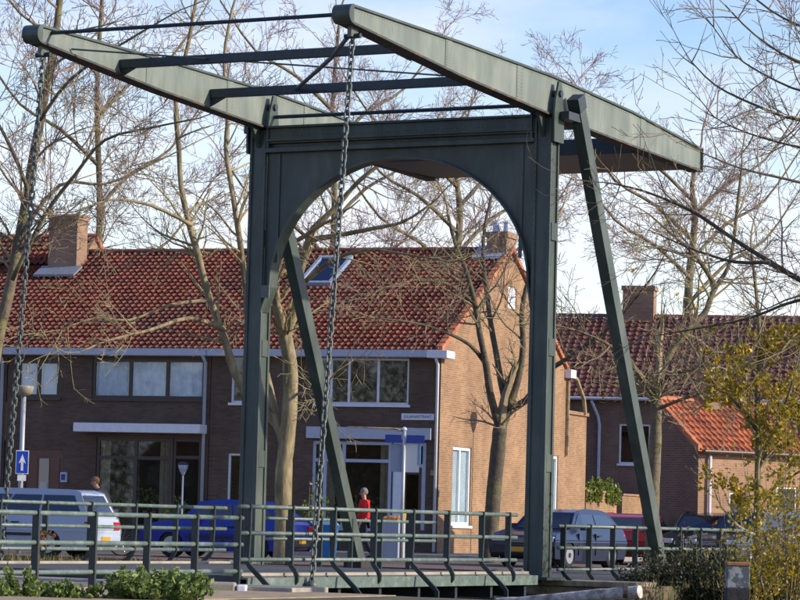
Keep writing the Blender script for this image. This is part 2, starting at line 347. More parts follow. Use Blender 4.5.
def portal():
    e = empty('bridge_portal', B(0, BW/2, 0)); tag(e, 'tall dark green steel portal with round arch carrying the balance beams', 'bridge portal')
    fn = lambda u, v, z: B(u, v, z)-e.location
    g = MT['green']
    for sgn, v0 in ((1, 0.0), (-1, BW)):
        m = MB()
        # riveted column: box web with corner flanges, tapering slightly
        def colbox(u0, u1, va, vb, z0, z1, k=0.03):
            a = [fn(u0-k, va-k, z0), fn(u1+k, va-k, z0), fn(u1+k, vb+k, z0), fn(u0-k, vb+k, z0), fn(u0, va, z1), fn(u1, va, z1), fn(u1, vb, z1), fn(u0, vb, z1)]
            m.hexa(a)
        colbox(-0.13, 0.13, v0-0.13, v0+0.13, 0.0, 8.02)
        for a in (-1, 1):
            for b in (-1, 1):
                colbox(a*0.165-0.04*(a > 0), a*0.165+0.04*(a < 0), v0+b*0.165-0.045*(b > 0), v0+b*0.165+0.045*(b < 0), 0.0, 8.02, 0.02)
        m.build('post', g, e, bevel=0.006)
        # joints / splice plates
        for z in (1.9, 3.9, 5.9):
            MB().hexa([fn(u, v, zz) for zz in (z, z+0.30) for u, v in ((-0.1, v0-0.175), (0.1, v0-0.175), (0.1, v0+0.175), (-0.1, v0+0.175))]).build('splice_plate', g, e)
        # foot: base plate + gussets
        MB().hexa([fn(u, v, zz) for zz in (0.05, 0.10) for u, v in ((-0.36, v0-0.36), (0.36, v0-0.36), (0.36, v0+0.36), (-0.36, v0+0.36))]).build('base_plate', g, e)
        # bracket plates that fork around the balance beam
        for b in (-1, 1):
            vv = v0 + b*0.215
            pts = [(-0.19, 7.6), (0.19, 7.6), (0.21, 8.05), (0.17, 8.32), (0.05, 8.66), (-0.06, 8.66), (-0.14, 8.30), (-0.19, 8.0)]
            MB().prism(pts, lambda u, z, t: fn(u, t, z), vv-0.018, vv+0.018).build('fork_bracket', g, e)
        MB().tube([fn(0, v0-0.27, 8.45), fn(0, v0+0.27, 8.45)], 0.06, 12).build('pivot_pin', MT['dark'], e)
        for du in (0.22,):
            MB().prism([(0.13, 8.06), (0.46, 8.10), (0.15, 7.70)], lambda u, z, t: fn(u, t, z), v0-0.03, v0+0.03).build('gusset', g, e)
        # diagonal back strut
        A = Vector((-0.47, 0, 8.36)); Bt = Vector((-4.65, 0, 0.15)); vs = v0-sgn*0.33
        m = MB(); dirn = (Bt-A).normalized(); nrm = Vector((-dirn.z, 0, dirn.x))
        hw = 0.13; 
        P = []
        for t0, c in ((0, A), (1, Bt)):
            for s2, vv in ((-1, vs-0.10), (1, vs-0.10), (1, vs+0.10), (-1, vs+0.10)):
                q = c + nrm*(s2*hw); P.append(fn(q.x, vv, q.z))
        m.hexa(P); m.build('back_strut', g, e, bevel=0.008)
        q = A
        P = []
        for c in (A-dirn*0.10, A+dirn*0.16):
            for s2, vv in ((-1, vs-0.115), (1, vs-0.115), (1, vs+0.115), (-1, vs+0.115)):
                k = c + nrm*(s2*0.15); P.append(fn(k.x, vv, k.z))
        MB().hexa(P).build('strut_cap', MT['dark'], e, bevel=0.01)
        MB().hexa([fn(u, v, z) for z in (8.0, 8.14) for u, v in ((-0.55, vs-0.08), (0.0, vs-0.08), (0.0, vs+0.08), (-0.55, vs+0.08))]).build('strut_bracket', MT['dark'], e)
        MB().hexa([fn(u, v, z) for z in (-0.02, 0.20) for u, v in ((-4.95, vs-0.2), (-4.40, vs-0.2), (-4.40, vs+0.2), (-4.95, vs+0.2))]).build('strut_footing', MT['darkwood'], e, bevel=0.02)
    # arch plate
    c0, hw, zs, rise = BW/2-0.05, 2.58, 5.15, 2.27
    arc = [(c0+hw*math.cos(t), zs+rise*math.sin(t)) for t in [math.pi*i/28 for i in range(29)]]
    pl = [(BW-0.16, 8.06), (BW-0.16, 4.75)] + arc[::-1][::-1][:0]
    def side(arcpts, vpost):
        pass
    m = MB()
    # plate built as strips between the arc and the top so that it stays clean
    allp = [(BW-0.165, 4.72)] + arc + [(0.165, 4.72)]
    for u in (0.03, 0.09):
        n0 = len(m.v)
        for v, z in allp: m.v += [tuple(fn(u, v, z)), tuple(fn(u, v if 0.17 < v < BW-0.17 else v, 7.76))]
        for i in range(len(allp)-1): m.f.append([n0+2*i, n0+2*i+2, n0+2*i+3, n0+2*i+1])
    m.build('arch_plate', g, e)
    # soffit flange following the arch
    m = MB(); n0 = 0
    pr = [(BW-0.165, 4.70)] + arc + [(0.165, 4.70)]
    for i, (v, z) in enumerate(pr):
        dv, dz = v-c0, (z-zs)+0.6
        l_ = math.hypot(dv, dz); dv, dz = dv/l_*0.03, dz/l_*0.03
        m.v += [tuple(fn(-0.10, v, z)), tuple(fn(0.20, v, z)), tuple(fn(0.20, v+dv, z+dz)), tuple(fn(-0.10, v+dv, z+dz))]
        if i:
            for a in range(4):
                b = (a+1) % 4; m.f.append([4*(i-1)+a, 4*(i-1)+b, 4*i+b, 4*i+a])
    m.build('arch_flange', g, e)
    # top girder with mouldings
    bxp = lambda nm, u0, u1, z0, z1, va=0.165, vb=BW-0.165: MB().hexa([fn(u, v, z) for z in (z0, z1) for u, v in ((u0, va), (u1, va), (u1, vb), (u0, vb))]).build(nm, g, e, bevel=0.006)
    bxp('top_girder', -0.10, 0.17, 7.765, 8.04, 0.17, BW-0.17)
    bxp('moulding', 0.095, 0.205, 7.60, 7.68); bxp('moulding', 0.172, 0.22, 7.80, 7.84, 0.18, BW-0.18); bxp('moulding', -0.14, 0.215, 8.042, 8.085, 0.20, BW-0.20)
    # raised border strips on the plate
    for v in (0.42, BW-0.42):
        MB().hexa([fn(u, vv, z) for z in (4.9 if False else 5.6, 7.58) for u, vv in ((0.09, v-0.03), (0.115, v-0.03), (0.115, v+0.03), (0.09, v+0.03))]).build('stiffener', g, e)
    # rivets as one part
    m = MB()
    for i in range(60):
        v = 0.3+(BW-0.6)*i/59
        for z in (7.72, 7.90):
            u = 0.092 if z < 7.75 else 0.172
            m.hexa([fn(uu, vv, zz) for zz in (z-0.009, z+0.009) for uu, vv in ((u, v-0.009), (u+0.006, v-0.009), (u+0.006, v+0.009), (u, v+0.009))])
    for v0 in (0, BW):
        for i in range(70):
            z = 0.3+7.2*i/69
            for dv in (-0.15, 0.15):
                m.hexa([fn(uu, vv, zz) for zz in (z-0.009, z+0.009) for uu, vv in ((0.165, v0+dv-0.009), (0.180, v0+dv-0.009), (0.180, v0+dv+0.009), (0.165, v0+dv+0.009))])
    tag(m.build('rivets', g, e), kind='stuff')
    MB().tube([fn(0.02, 0.25, 8.27), fn(0.02, BW-0.25, 8.27)], 0.035, 8).build('tie_rod', MT['dark'], e)
    # little floodlight/number plate hook on the left haunch
    MB().hexa([fn(u, v, z) for z in (4.95, 5.18) for u, v in ((0.205, BW-0.36), (0.235, BW-0.36), (0.235, BW-0.19), (0.205, BW-0.19))]).build('clamp_bracket', MT['chain'], e)
portal()

def beam_section(u):
    # bottom / top heights along the balance beam
    kb = [(7.26, 8.557), (3.6, 8.27), (0.1, 8.087), (-3.4, 7.975), (-6.72, 7.89)]
    kt = [(7.26, 8.80), (3.6, 8.79), (0.1, 8.745), (-3.4, 8.575), (-6.72, 8.30)]
    def itp(k):
        for (a, za), (b, zb) in zip(k, k[1:]):
            if a >= u >= b: return za+(zb-za)*(a-u)/(a-b)
        return k[0][1] if u > k[0][0] else k[-1][1]
    return itp(kb), itp(kt)
def balance():
    e = empty('balance_frame', B(0, BW/2, 8.45)); tag(e, 'pale green tapered balance beams joined by dark cross bars on top of the portal', 'balance frame')
    fn = lambda u, v, z: B(u, v, z)-e.location
    us = [7.26-0.28*i for i in range(51)]; us = [u for u in us if u > -6.72]+[-6.72]
    for v0 in (0.0, BW):
        m = MB(); n = 0
        for i, u in enumerate(us):
            zb, zt = beam_section(u)
            m.v += [tuple(fn(u, v0-0.10, zb+0.01)), tuple(fn(u, v0+0.10, zb+0.01)), tuple(fn(u, v0+0.10, zt-0.01)), tuple(fn(u, v0-0.10, zt-0.01))]
            if i:
                for a in range(4):
                    b = (a+1) % 4; m.f.append([4*(i-1)+a, 4*(i-1)+b, 4*i+b, 4*i+a])
        m.f.append([0, 1, 2, 3]); k = 4*(len(us)-1); m.f.append([k+3, k+2, k+1, k])
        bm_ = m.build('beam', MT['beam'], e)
        bm_['label'] = 'near beam with pale sunlit side' if v0 == 0 else 'far beam crossed by shadows'
        for nm, top in (('top_flange', True), ('bottom_flange', False)):
            m = MB()
            for i, u in enumerate(us):
                zb, zt = beam_section(u); z0, z1 = (zt-0.008, zt+0.03) if top else (zb-0.028, zb+0.008)
                m.v += [tuple(fn(u, v0-0.135, z0)), tuple(fn(u, v0+0.135, z0)), tuple(fn(u, v0+0.135, z1)), tuple(fn(u, v0-0.135, z1))]
                if i:
                    for a in range(4):
                        b = (a+1) % 4; m.f.append([4*(i-1)+a, 4*(i-1)+b, 4*i+b, 4*i+a])
            m.f.append([0, 1, 2, 3]); k = 4*(len(us)-1); m.f.append([k+3, k+2, k+1, k])
            m.build(nm, MT['green'] if top else MT['rust'], bm_)
        # rounded nose
        zb, zt = beam_section(7.26); zc, rr = (zb+zt)/2, (zt-zb)/2+0.03
        pts = [(7.26, zc-rr)]+[(7.26+rr*math.cos(t), zc+rr*math.sin(t)) for t in [-math.pi/2+math.pi*i/12 for i in range(13)]]+[(7.26, zc+rr)]
        MB().prism(pts, lambda u, z, t: fn(u, t, z), v0-0.155, v0+0.155).build('nose_cap', MT['green'], bm_)
        m = MB()
        zb, zt = beam_section(-6.72); MB().hexa([fn(u, v, z) for z in (zb-0.02, zt+0.02) for u, v in ((-6.72, v0-0.15), (-6.75, v0-0.15), (-6.75, v0+0.15), (-6.72, v0+0.15))]).build('end_plate', MT['green'], bm_)
        for u in (4.0, 1.35, -1.4, -3.9):
            zb, zt = beam_section(u)
            for s_ in (-1, 1):
                MB().hexa([fn(a, v, z) for z in (zb+0.012, zt-0.012) for a, v in ((u-0.11, v0+s_*0.100), (u+0.11, v0+s_*0.100), (u+0.11, v0+s_*0.110), (u-0.11, v0+s_*0.110))]).build('splice_plate', MT['beam'], bm_)
        m = MB()
        def riv(u, v, z, s_):
            m.hexa([fn(a, b, c) for c in (z-0.007, z+0.007) for a, b in ((u-0.007, v), (u+0.007, v), (u+0.007, v+s_*0.005), (u-0.007, v+s_*0.005))])
        for i in range(150):
            u = 7.1-13.7*i/149; zb, zt = beam_section(u); riv(u, v0-0.10, zt-0.05, -1)
        for u in (4.0, 1.35, -1.4, -3.9):
            zb, zt = beam_section(u)
            for k in range(9):
                for du in (-0.07, 0.07): riv(u+du, v0-0.11, zb+0.06+(zt-zb-0.12)*k/8, -1)
        tag(m.build('rivets', MT['beam'], bm_), kind='stuff')
        # shackle at the nose
        MB().hexa([fn(u, v, z) for z in (8.36, 8.53) for u, v in ((6.90, v0-0.035), (7.12, v0-0.035), (7.12, v0+0.035), (6.90, v0+0.035))]).build('shackle', MT['chain'], bm_)
        MB().tube([fn(7.01, v0-0.14, 8.38), fn(7.01, v0+0.14, 8.38)], 0.04, 8).build('shackle_pin', MT['dark'], bm_)
    def bar(nm, u, z, hu, hz, va=0.11, vb=BW-0.11, m_=MT['dark']):
        return MB().hexa([fn(a, v, c) for c in (z-hz, z+hz) for a, v in ((u-hu, va), (u+hu, va), (u+hu, vb), (u-hu, vb))]).build(nm, m_, e, bevel=0.006)
    bar('cross_bar', 4.9, 8.53, 0.05, 0.075); bar('cross_bar', 2.0, 8.43, 0.05, 0.078)
    for u, z in ((4.9, 8.53), (2.0, 8.43)):
        for v in (0.11, BW-0.11):
            s_ = 1 if v < 1 else -1
            MB().prism([(v, z-0.075), (v, z-0.22), (v+s_*0.30, z-0.075)], lambda v_, z_, t: fn(t, v_, z_), u-0.02, u+0.02).build('gusset', MT['dark'], e)
    MB().tube([fn(6.95, 0.1, 8.74), fn(6.95, BW-0.1, 8.74)], 0.032, 8).build('tip_rod', MT['dark'], e)
    MB().tube([fn(6.9, 0.12, 8.42), fn(4.85, 1.6, 8.44), fn(2.1, BW-1.9, 8.42)], 0.035, 8).build('diagonal_rod', MT['dark'], e)
    MB().tube([fn(6.4, BW-0.12, 8.56), fn(2.0, 0.3, 8.46)], 0.016, 6).build('diagonal_rod', MT['dark'], e)
    # counterweight box at the tail
    m = MB(); P = [fn(u, v, z) for z, uu in ((7.90, (-6.62, -3.9)), (8.20, (-6.62, -3.9))) for u, v in ((uu[0], 0.105), (uu[1], 0.105), (uu[1], BW-0.105), (uu[0], BW-0.105))]
    m.hexa(P); m.build('counterweight_box', MT['dark'], e, bevel=0.01)
    bar('cross_bar', -2.6, 8.30, 0.06, 0.10)
balance()

# lifting chains, link by link
def link_mesh():
    m = MB(); a, b = 0.036, 0.040; pts = []
    for i in range(8):
        t = math.pi*i/7; pts.append((a*math.cos(t), 0, b+a*math.sin(t)))
    for i in range(8):
        t = math.pi+math.pi*i/7; pts.append((a*math.cos(t), 0, -b+a*math.sin(t)))
    m.tube(pts, 0.0155, 6, closed=True); return m.mesh('chain_link', MT['chain'], True)
LM = link_mesh()
def chain(lab, A, Bp):
    A = Vector(A); Bp = Vector(Bp); e = empty('lifting_chain', A); tag(e, lab, 'chain', 'lifting chains of the drawbridge')
    d = Bp-A; Lc = d.length; n = int(Lc/0.112); q = d.normalized().to_track_quat('Z', 'Y')
    for i in range(n+1):
        o = link('chain_link', LM, e); t = i/n
        sag = math.sin(math.pi*t)*0.05
        o.location = d*t + Vector((0.0, sag, 0)); o.rotation_mode = 'QUATERNION'
        from mathutils import Quaternion
        o.rotation_quaternion = q @ Quaternion((0, 0, 1), R_(45+90*(i % 2))+random.uniform(-.2, .2))
    MB().lathe([(0.02, 0), (0.075, 0.02), (0.09, 0.07), (0.07, 0.12), (0.02, 0.14)], 12, d+Vector((0, 0, -0.1))).build('anchor_ball', MT['chain'], e, smooth=True)
chain('near lifting chain hanging from the right balance beam down to the deck edge', B(7.01, 0, 8.34), B(8.63, -0.47, 0.06))
chain('far lifting chain hanging from the left balance beam at the picture edge', B(7.01, BW, 8.34), B(7.05, BW+0.47, 0.06))

# the moving deck and its railings
RAILS = (0.98, 0.605, 0.23)
def post_mesh(kind):
    # plate in the v-z plane; local x = u thickness, local y = v (outwards is -y), z from rail top
    m = MB(); w_ = 0.05
    f = lambda y, z, t: (t, y, z)
    if kind == 'hook':
        cl = [(0, 1.02), (0, 0.6), (0.0, 0.22), (-0.02, 0.14), (-0.085, 0.07), (-0.12, 0.0), (-0.115, -0.07), (-0.06, -0.135), (0.02, -0.15), (0.09, -0.15)]
    elif kind == 'brace':
        cl = [(0, 1.02), (0, 0.6), (0, 0.20), (-0.04, 0.14), (-0.22, -0.02), (-0.42, -0.20), (-0.47, -0.25), (-0.47, -0.5)]
    else:
        cl = [(0, 1.02), (0, 0.6), (0, 0.25), (0, 0.05), (-0.03, -0.03), (-0.10, -0.12), (-0.12, -0.2), (-0.12, -0.3)]
    L_, Rr = [], []
    for i, (y, z) in enumerate(cl):
        a = cl[max(i-1, 0)]; b = cl[min(i+1, len(cl)-1)]; ty, tz = b[0]-a[0], b[1]-a[1]; l_ = math.hypot(ty, tz); ny, nz_ = -tz/l_, ty/l_
        ww = w_ if z > 0.2 or kind == 'approach' else 0.034
        L_.append((y+ny*ww, z+nz_*ww)); Rr.append((y-ny*ww, z-nz_*ww))
    for i in range(len(cl)-1):
        P = [f(*L_[i], -0.018), f(*Rr[i], -0.018), f(*Rr[i+1], -0.018), f(*L_[i+1], -0.018), f(*L_[i], 0.018), f(*Rr[i], 0.018), f(*Rr[i+1], 0.018), f(*L_[i+1], 0.018)]
        m.hexa(P)
    me = m.mesh('rail_post', MT['postdark']); bm = bmesh.new(); bm.from_mesh(me); bmesh.ops.remove_doubles(bm, verts=bm.verts, dist=1e-4); bmesh.ops.recalc_face_normals(bm, faces=bm.faces); bm.to_mesh(me); bm.free(); return me
PM = {k: post_mesh(k) for k in ('hook', 'brace', 'approach')}

def rail_set(parent, us, v, z0, u0, u1, kinds, side=-1, heights=RAILS, ends=0.0, rad=0.032):
    # parent is in the bridge frame with origin at B(0,0,0)
    for i, u in enumerate(us):
        o = link('rail_post', PM[kinds[i % len(kinds)]], parent); o.location = (u, v, z0)
        if side > 0: o.scale = (1, -1, 1)
    for h in heights:
        MB().tube([(u0, v, z0+h), (u1, v, z0+h)], rad, 10).build('rail_pipe', MT['rail'], parent, smooth=True)
def deck():
    e = empty('bridge_deck', B(0, 0, 0)); bframe(e); tag(e, 'green steel lifting deck with pipe railings and curved bracket posts', 'bridge deck')
    MB().box((0.75, -0.22, 0.06), (10.28, BW+0.22, 0.16)).build('deck_surface', MT['asphalt'], e)
    for v in (-0.36, BW+0.36):
        m = MB(); s_ = 1 if v < 0 else -1
        m.box((0.75, v-0.012, -0.02), (10.28, v+0.012, 0.14)); m.box((0.75, v+s_*0.013, 0.115), (10.28, v+s_*0.135, 0.138)); m.box((0.75, v+s_*0.013, -0.018), (10.28, v+s_*0.1, 0.0))
        m.build('edge_channel', MT['rail'], e)
        MB().box((0.75, v+s_*0.16, 0.16), (10.28, v+s_*0.40, 0.20)).build('edge_kerb', MT['concrete'], e)
    for v in (0.35, 1.9, 3.9, BW-0.35):
        m = MB(); m.box((0.7, v-0.01, -0.52), (10.25, v+0.01, 0.055)); m.box((0.7, v-0.11, -0.545), (10.25, v+0.11, -0.521)); m.build('girder', MT['dark'], e)
    for i in range(8):
        MB().box((1.05+i*1.28, -0.30, -0.22), (1.13+i*1.28, BW+0.30, 0.055)).build('cross_beam', MT['dark'], e)
    un = [10.14, 8.93, 7.68, 6.41, 5.17, 3.96, 2.72, 1.73]
    rail_set(e, un, -0.27, 0.164, 1.42, 10.40, ('brace', 'hook'))
    rail_set(e, [9.9, 8.66, 7.40, 6.11, 4.80, 3.45, 2.14, 0.9], BW+0.27, 0.164, 0.45, 10.40, ('hook', 'brace'), side=1)
    # chain anchor outriggers and hinge bearings
    for v, s_, uo in ((-0.37, -1, 0), (BW+0.37, 1, -1.58)):
        MB().box((uo+8.52, v+s_*0.005, -0.24), (uo+8.74, v+s_*0.22, -0.03)).build('chain_outrigger', MT['dark'], e, bevel=0.01)
    # lower outer gangway beam carried by the braces
    MB().box((1.9, -0.80, -0.42), (10.2, -0.72, -0.27)).build('outer_beam', MT['dark'], e, bevel=0.006)
    for v in (-0.02, 0.45, BW-0.45, BW+0.02):
        MB().tube([(0.72, v-0.05, 0.13), (0.72, v+0.05, 0.13)], 0.10, 16).build('hinge_bearing', MT['chain'], e)
        MB().tube([(0.72, v-0.14, 0.13), (0.72, v+0.14, 0.13)], 0.04, 10).build('hinge_pin', MT['dark'], e)
deck()
def approach(lab, us, v, u0, u1, side=-1, kinds=('approach',), lower=True):
    e = empty('approach_railing', B(0, 0, 0)); bframe(e); tag(e, lab, 'railing', 'fixed railings beside the bridge')
    rail_set(e, us, v, 0.0, u0, u1, kinds, side)
    if lower: pass
    return e
approach('near green pipe railing left of the moving deck above the ivy', [15.35+1.27*k for k in (3, 2, 1, 0)]+[14.05, 12.76, 11.55, 10.42], -0.27, 10.30, 20.2)
approach('green pipe railing running right from the sunlit post over yellow stones', [-0.45, -1.53, -2.55, -3.55, -4.59, -5.6, -6.6, -7.6], -0.27, -0.25, -9.2, kinds=('brace', 'hook'))
approach('far railing behind the portal seen through the near railing', [-0.6-1.2*k for k in range(6)], BW+0.27, -0.25, -7.75, side=1)

# ================================================================== HOUSES
def rvec(rnd): 
    while True:
        v = Vector((rnd.uniform(-1, 1), rnd.uniform(-1, 1), rnd.uniform(-1, 1)))
        if 0.05 < v.length < 1: return v.normalized()
def leaf(m, rnd, c, s, flat=0.0):
    a = rvec(rnd); n = rvec(rnd)
    if flat: n = (n+Vector((0, 0, flat))).normalized()
    b = a.cross(n)
    if b.length < 0.1: b = a.orthogonal()
    b.normalize(); a = b.cross(n).normalized()
    m.quad(c-a*s, c-a*s*0.25+b*s*0.55, c+a*s*0.55+b*s*0.35+n*s*0.12, c+a*s, c+a*s*0.55-b*s*0.35+n*s*0.12, c-a*s*0.25-b*s*0.55)

def wall_grid(m, amin, amax, zmin, zmax, openings, fn, depth=0.14):
    A = sorted({amin, amax, *[o[0] for o in openings], *[o[1] for o in openings]}); Z = sorted({zmin, zmax, *[o[2] for o in openings], *[o[3] for o in openings]})
    for a0, a1 in zip(A, A[1:]):
        for z0, z1 in zip(Z, Z[1:]):
            ca, cz = (a0+a1)/2, (z0+z1)/2
            if any(o[0] < ca < o[1] and o[2] < cz < o[3] for o in openings): continue
            m.quad(fn(a0, 0, z0), fn(a1, 0, z0), fn(a1, 0, z1), fn(a0, 0, z1))
    for a0, a1, z0, z1 in openings:
        m.quad(fn(a0, 0, z0), fn(a0, 0, z1), fn(a0, -depth, z1), fn(a0, -depth, z0)); m.quad(fn(a1, 0, z0), fn(a1, 0, z1), fn(a1, -depth, z1), fn(a1, -depth, z0))
        m.quad(fn(a0, 0, z0), fn(a1, 0, z0), fn(a1, -depth, z0), fn(a0, -depth, z0)); m.quad(fn(a0, 0, z1), fn(a1, 0, z1), fn(a1, -depth, z1), fn(a0, -depth, z1))
FRONT = lambda a, n, z: (a, -n, z)
def fbox(fn, a0, a1, n0, n1, z0, z1, m=None):
    m = m or MB(); m.hexa([fn(a, n, z) for z in (z0, z1) for a, n in ((a0, n0), (a1, n0), (a1, n1), (a0, n1))]); return m
def window(parent, fn, a0, a1, z0, z1, cols=(), transom=None, frame=None, curtain=False, fw=0.06, sill=True, glass=None, name='window', room=True, surround=0.0):
    frame = frame or MT['white']; glass = glass or MT['glass']
    m = MB(); n0, n1 = -0.11, -0.04
    fbox(fn, a0, a1, n0, n1, z0, z0+fw, m); fbox(fn, a0, a1, n0, n1, z1-fw, z1, m)
    fbox(fn, a0, a0+fw, n0, n1, z0+fw, z1-fw, m); fbox(fn, a1-fw, a1, n0, n1, z0+fw, z1-fw, m)
    E_ = [a0+fw/2]+list(cols)+[a1-fw/2]
    for c in cols: fbox(fn, c-fw*0.55, c+fw*0.55, n0, n1-0.004, z0+fw, z1-fw, m)
    if transom: fbox(fn, a0+fw, a1-fw, n0, n1-0.008, transom-fw*0.5, transom+fw*0.5, m)
    wo = m.build(name, frame, parent)
    for c0, c1 in zip(E_, E_[1:]):
        for q0, q1 in (((z0+fw/2, transom-fw*0.4), (transom+fw*0.4, z1-fw/2)) if transom else ((z0+fw/2, z1-fw/2),)):
            fbox(fn, c0+0.01, c1-0.01, -0.082, -0.074, q0, q1).build('pane', glass, wo)
            if curtain: pleats(fn, c0+0.01, c1-0.01, q0, q1).build('curtain', MT['curtain'], wo, fixn=False)
    if room and not curtain: fbox(fn, a0-0.1, a1+0.1, -1.2, -1.19, z0-0.1, z1+0.1).build('back_wall', MT['room'], wo)
    if sill: fbox(fn, a0-0.06, a1+0.06, -0.05, 0.06, z0-0.07, z0).build('sill', frame, wo)
    return wo
def pleats(fn, a0, a1, z0, z1):
    m = MB(); n = max(8, int((a1-a0)/0.035)); ph = a0*7.3
    for i in range(n+1):
        a = a0+(a1-a0)*i/n; d = -0.125+0.018*math.sin(ph+i*0.9)+0.008*math.sin(ph*2+i*2.3)
        m.v += [tuple(fn(a, d, z0)), tuple(fn(a, d, z1))]
        if i: m.f.append([2*i-2, 2*i, 2*i+1, 2*i-1])
    return m
def tile_roof(parent, name, P0, ex, es, nlen, slope, material, tw=0.20, tl=0.275, seed=1, holes=()):
    # P0 eave start, ex unit vector along the eave, es unit vector up the slope
    rnd = random.Random(seed); ex = Vector(ex); es = Vector(es); nn = ex.cross(es).normalized()
    if nn.z < 0: nn = -nn
    m = MB(); nc = int(round(nlen/tw)); nr = int(round(slope/tl)); tw = nlen/nc; tl = slope/nr
    prof = ((0, 0.0), (0.18, -0.006), (0.45, -0.002), (0.60, 0.014), (0.74, 0.062), (0.88, 0.066), (1.0, 0.006))
    for rr in range(nr):
        for c in range(nc):
            if any(h[0] < (c+0.5)*tw < h[1] and h[2] < (rr+0.5)*tl < h[3] for h in holes): continue
            j = rnd.uniform(-0.010, 0.010); k = rnd.uniform(-0.006, 0.012); n0 = len(m.v)
            for s, lift, kf in ((-0.02, 0.040, 1.0), (tl+0.03, 0.002, 0.30)):
                for a, h in prof:
                    q = P0 + ex*(c*tw+a*tw+j) + es*(rr*tl+s) + nn*(h*kf+lift+k); m.v.append((q.x, q.y, q.z))
            L_ = len(prof)
            for i in range(L_-1): m.f.append([n0+i, n0+i+1, n0+L_+i+1, n0+L_+i])
            # front lip
            for i in range(L_): 
                q = Vector(m.v[n0+i]) - nn*0.036; m.v.append((q.x, q.y, q.z))
            for i in range(L_-1): m.f.append([n0+i+1, n0+i, n0+2*L_+i, n0+2*L_+i+1])
    o = m.build(name, material, parent, fixn=False); tag(o, kind='stuff'); return o
def ridge_tiles(parent, P0, P1, material, step=0.36, r=0.12):
    d = (P1-P0); n = max(1, int(d.length/step)); u = d/n
    side = Vector((-u.y, u.x, 0)).normalized(); me = None
    for i in range(n):
        m = MB() if me is None else None
        if me is None:
            for t in (0, 1.06):
                for k in range(7):
                    an = math.pi*k/6; rr = r*(1.0 if t == 0 else 0.88)
                    q = u*t + side*(math.cos(an)*rr*1.15) + Vector((0, 0, math.sin(an)*rr)); m.v.append(tuple(q))
            for k in range(6): m.f.append([k, k+1, 7+k+1, 7+k])
            m.f.append([0, 1, 2, 3, 4, 5, 6]); me = m.mesh('ridge_tile', material, False)
        o = link('ridge_tile', me, parent); o.location = P0+u*i
def chimney(parent, c, sx, sy, z0, z1, pots=1, material=None):
    m = MB(); m.box((c[0]-sx/2, c[1]-sy/2, z0), (c[0]+sx/2, c[1]+sy/2, z1-0.16)); m.box((c[0]-sx/2-0.05, c[1]-sy/2-0.05, z1-0.16), (c[0]+sx/2+0.05, c[1]+sy/2+0.05, z1))
    ch = m.build('chimney', material or MT['chimbrick'], parent)
    for k in range(pots):
        MB().lathe([(0.11, 0), (0.12, 0.05), (0.09, 0.28), (0.11, 0.30), (0.11, 0.34)], 12, (c[0]+(k-(pots-1)/2)*0.34, c[1], z1)).build('chimney_pot', MT['lead'], ch)
    return ch
ZE, ZR, YR, YB = 5.80, 9.10, 6.3, 12.6
SLOPE = math.hypot(YR+0.25, ZR-ZE+0.13)
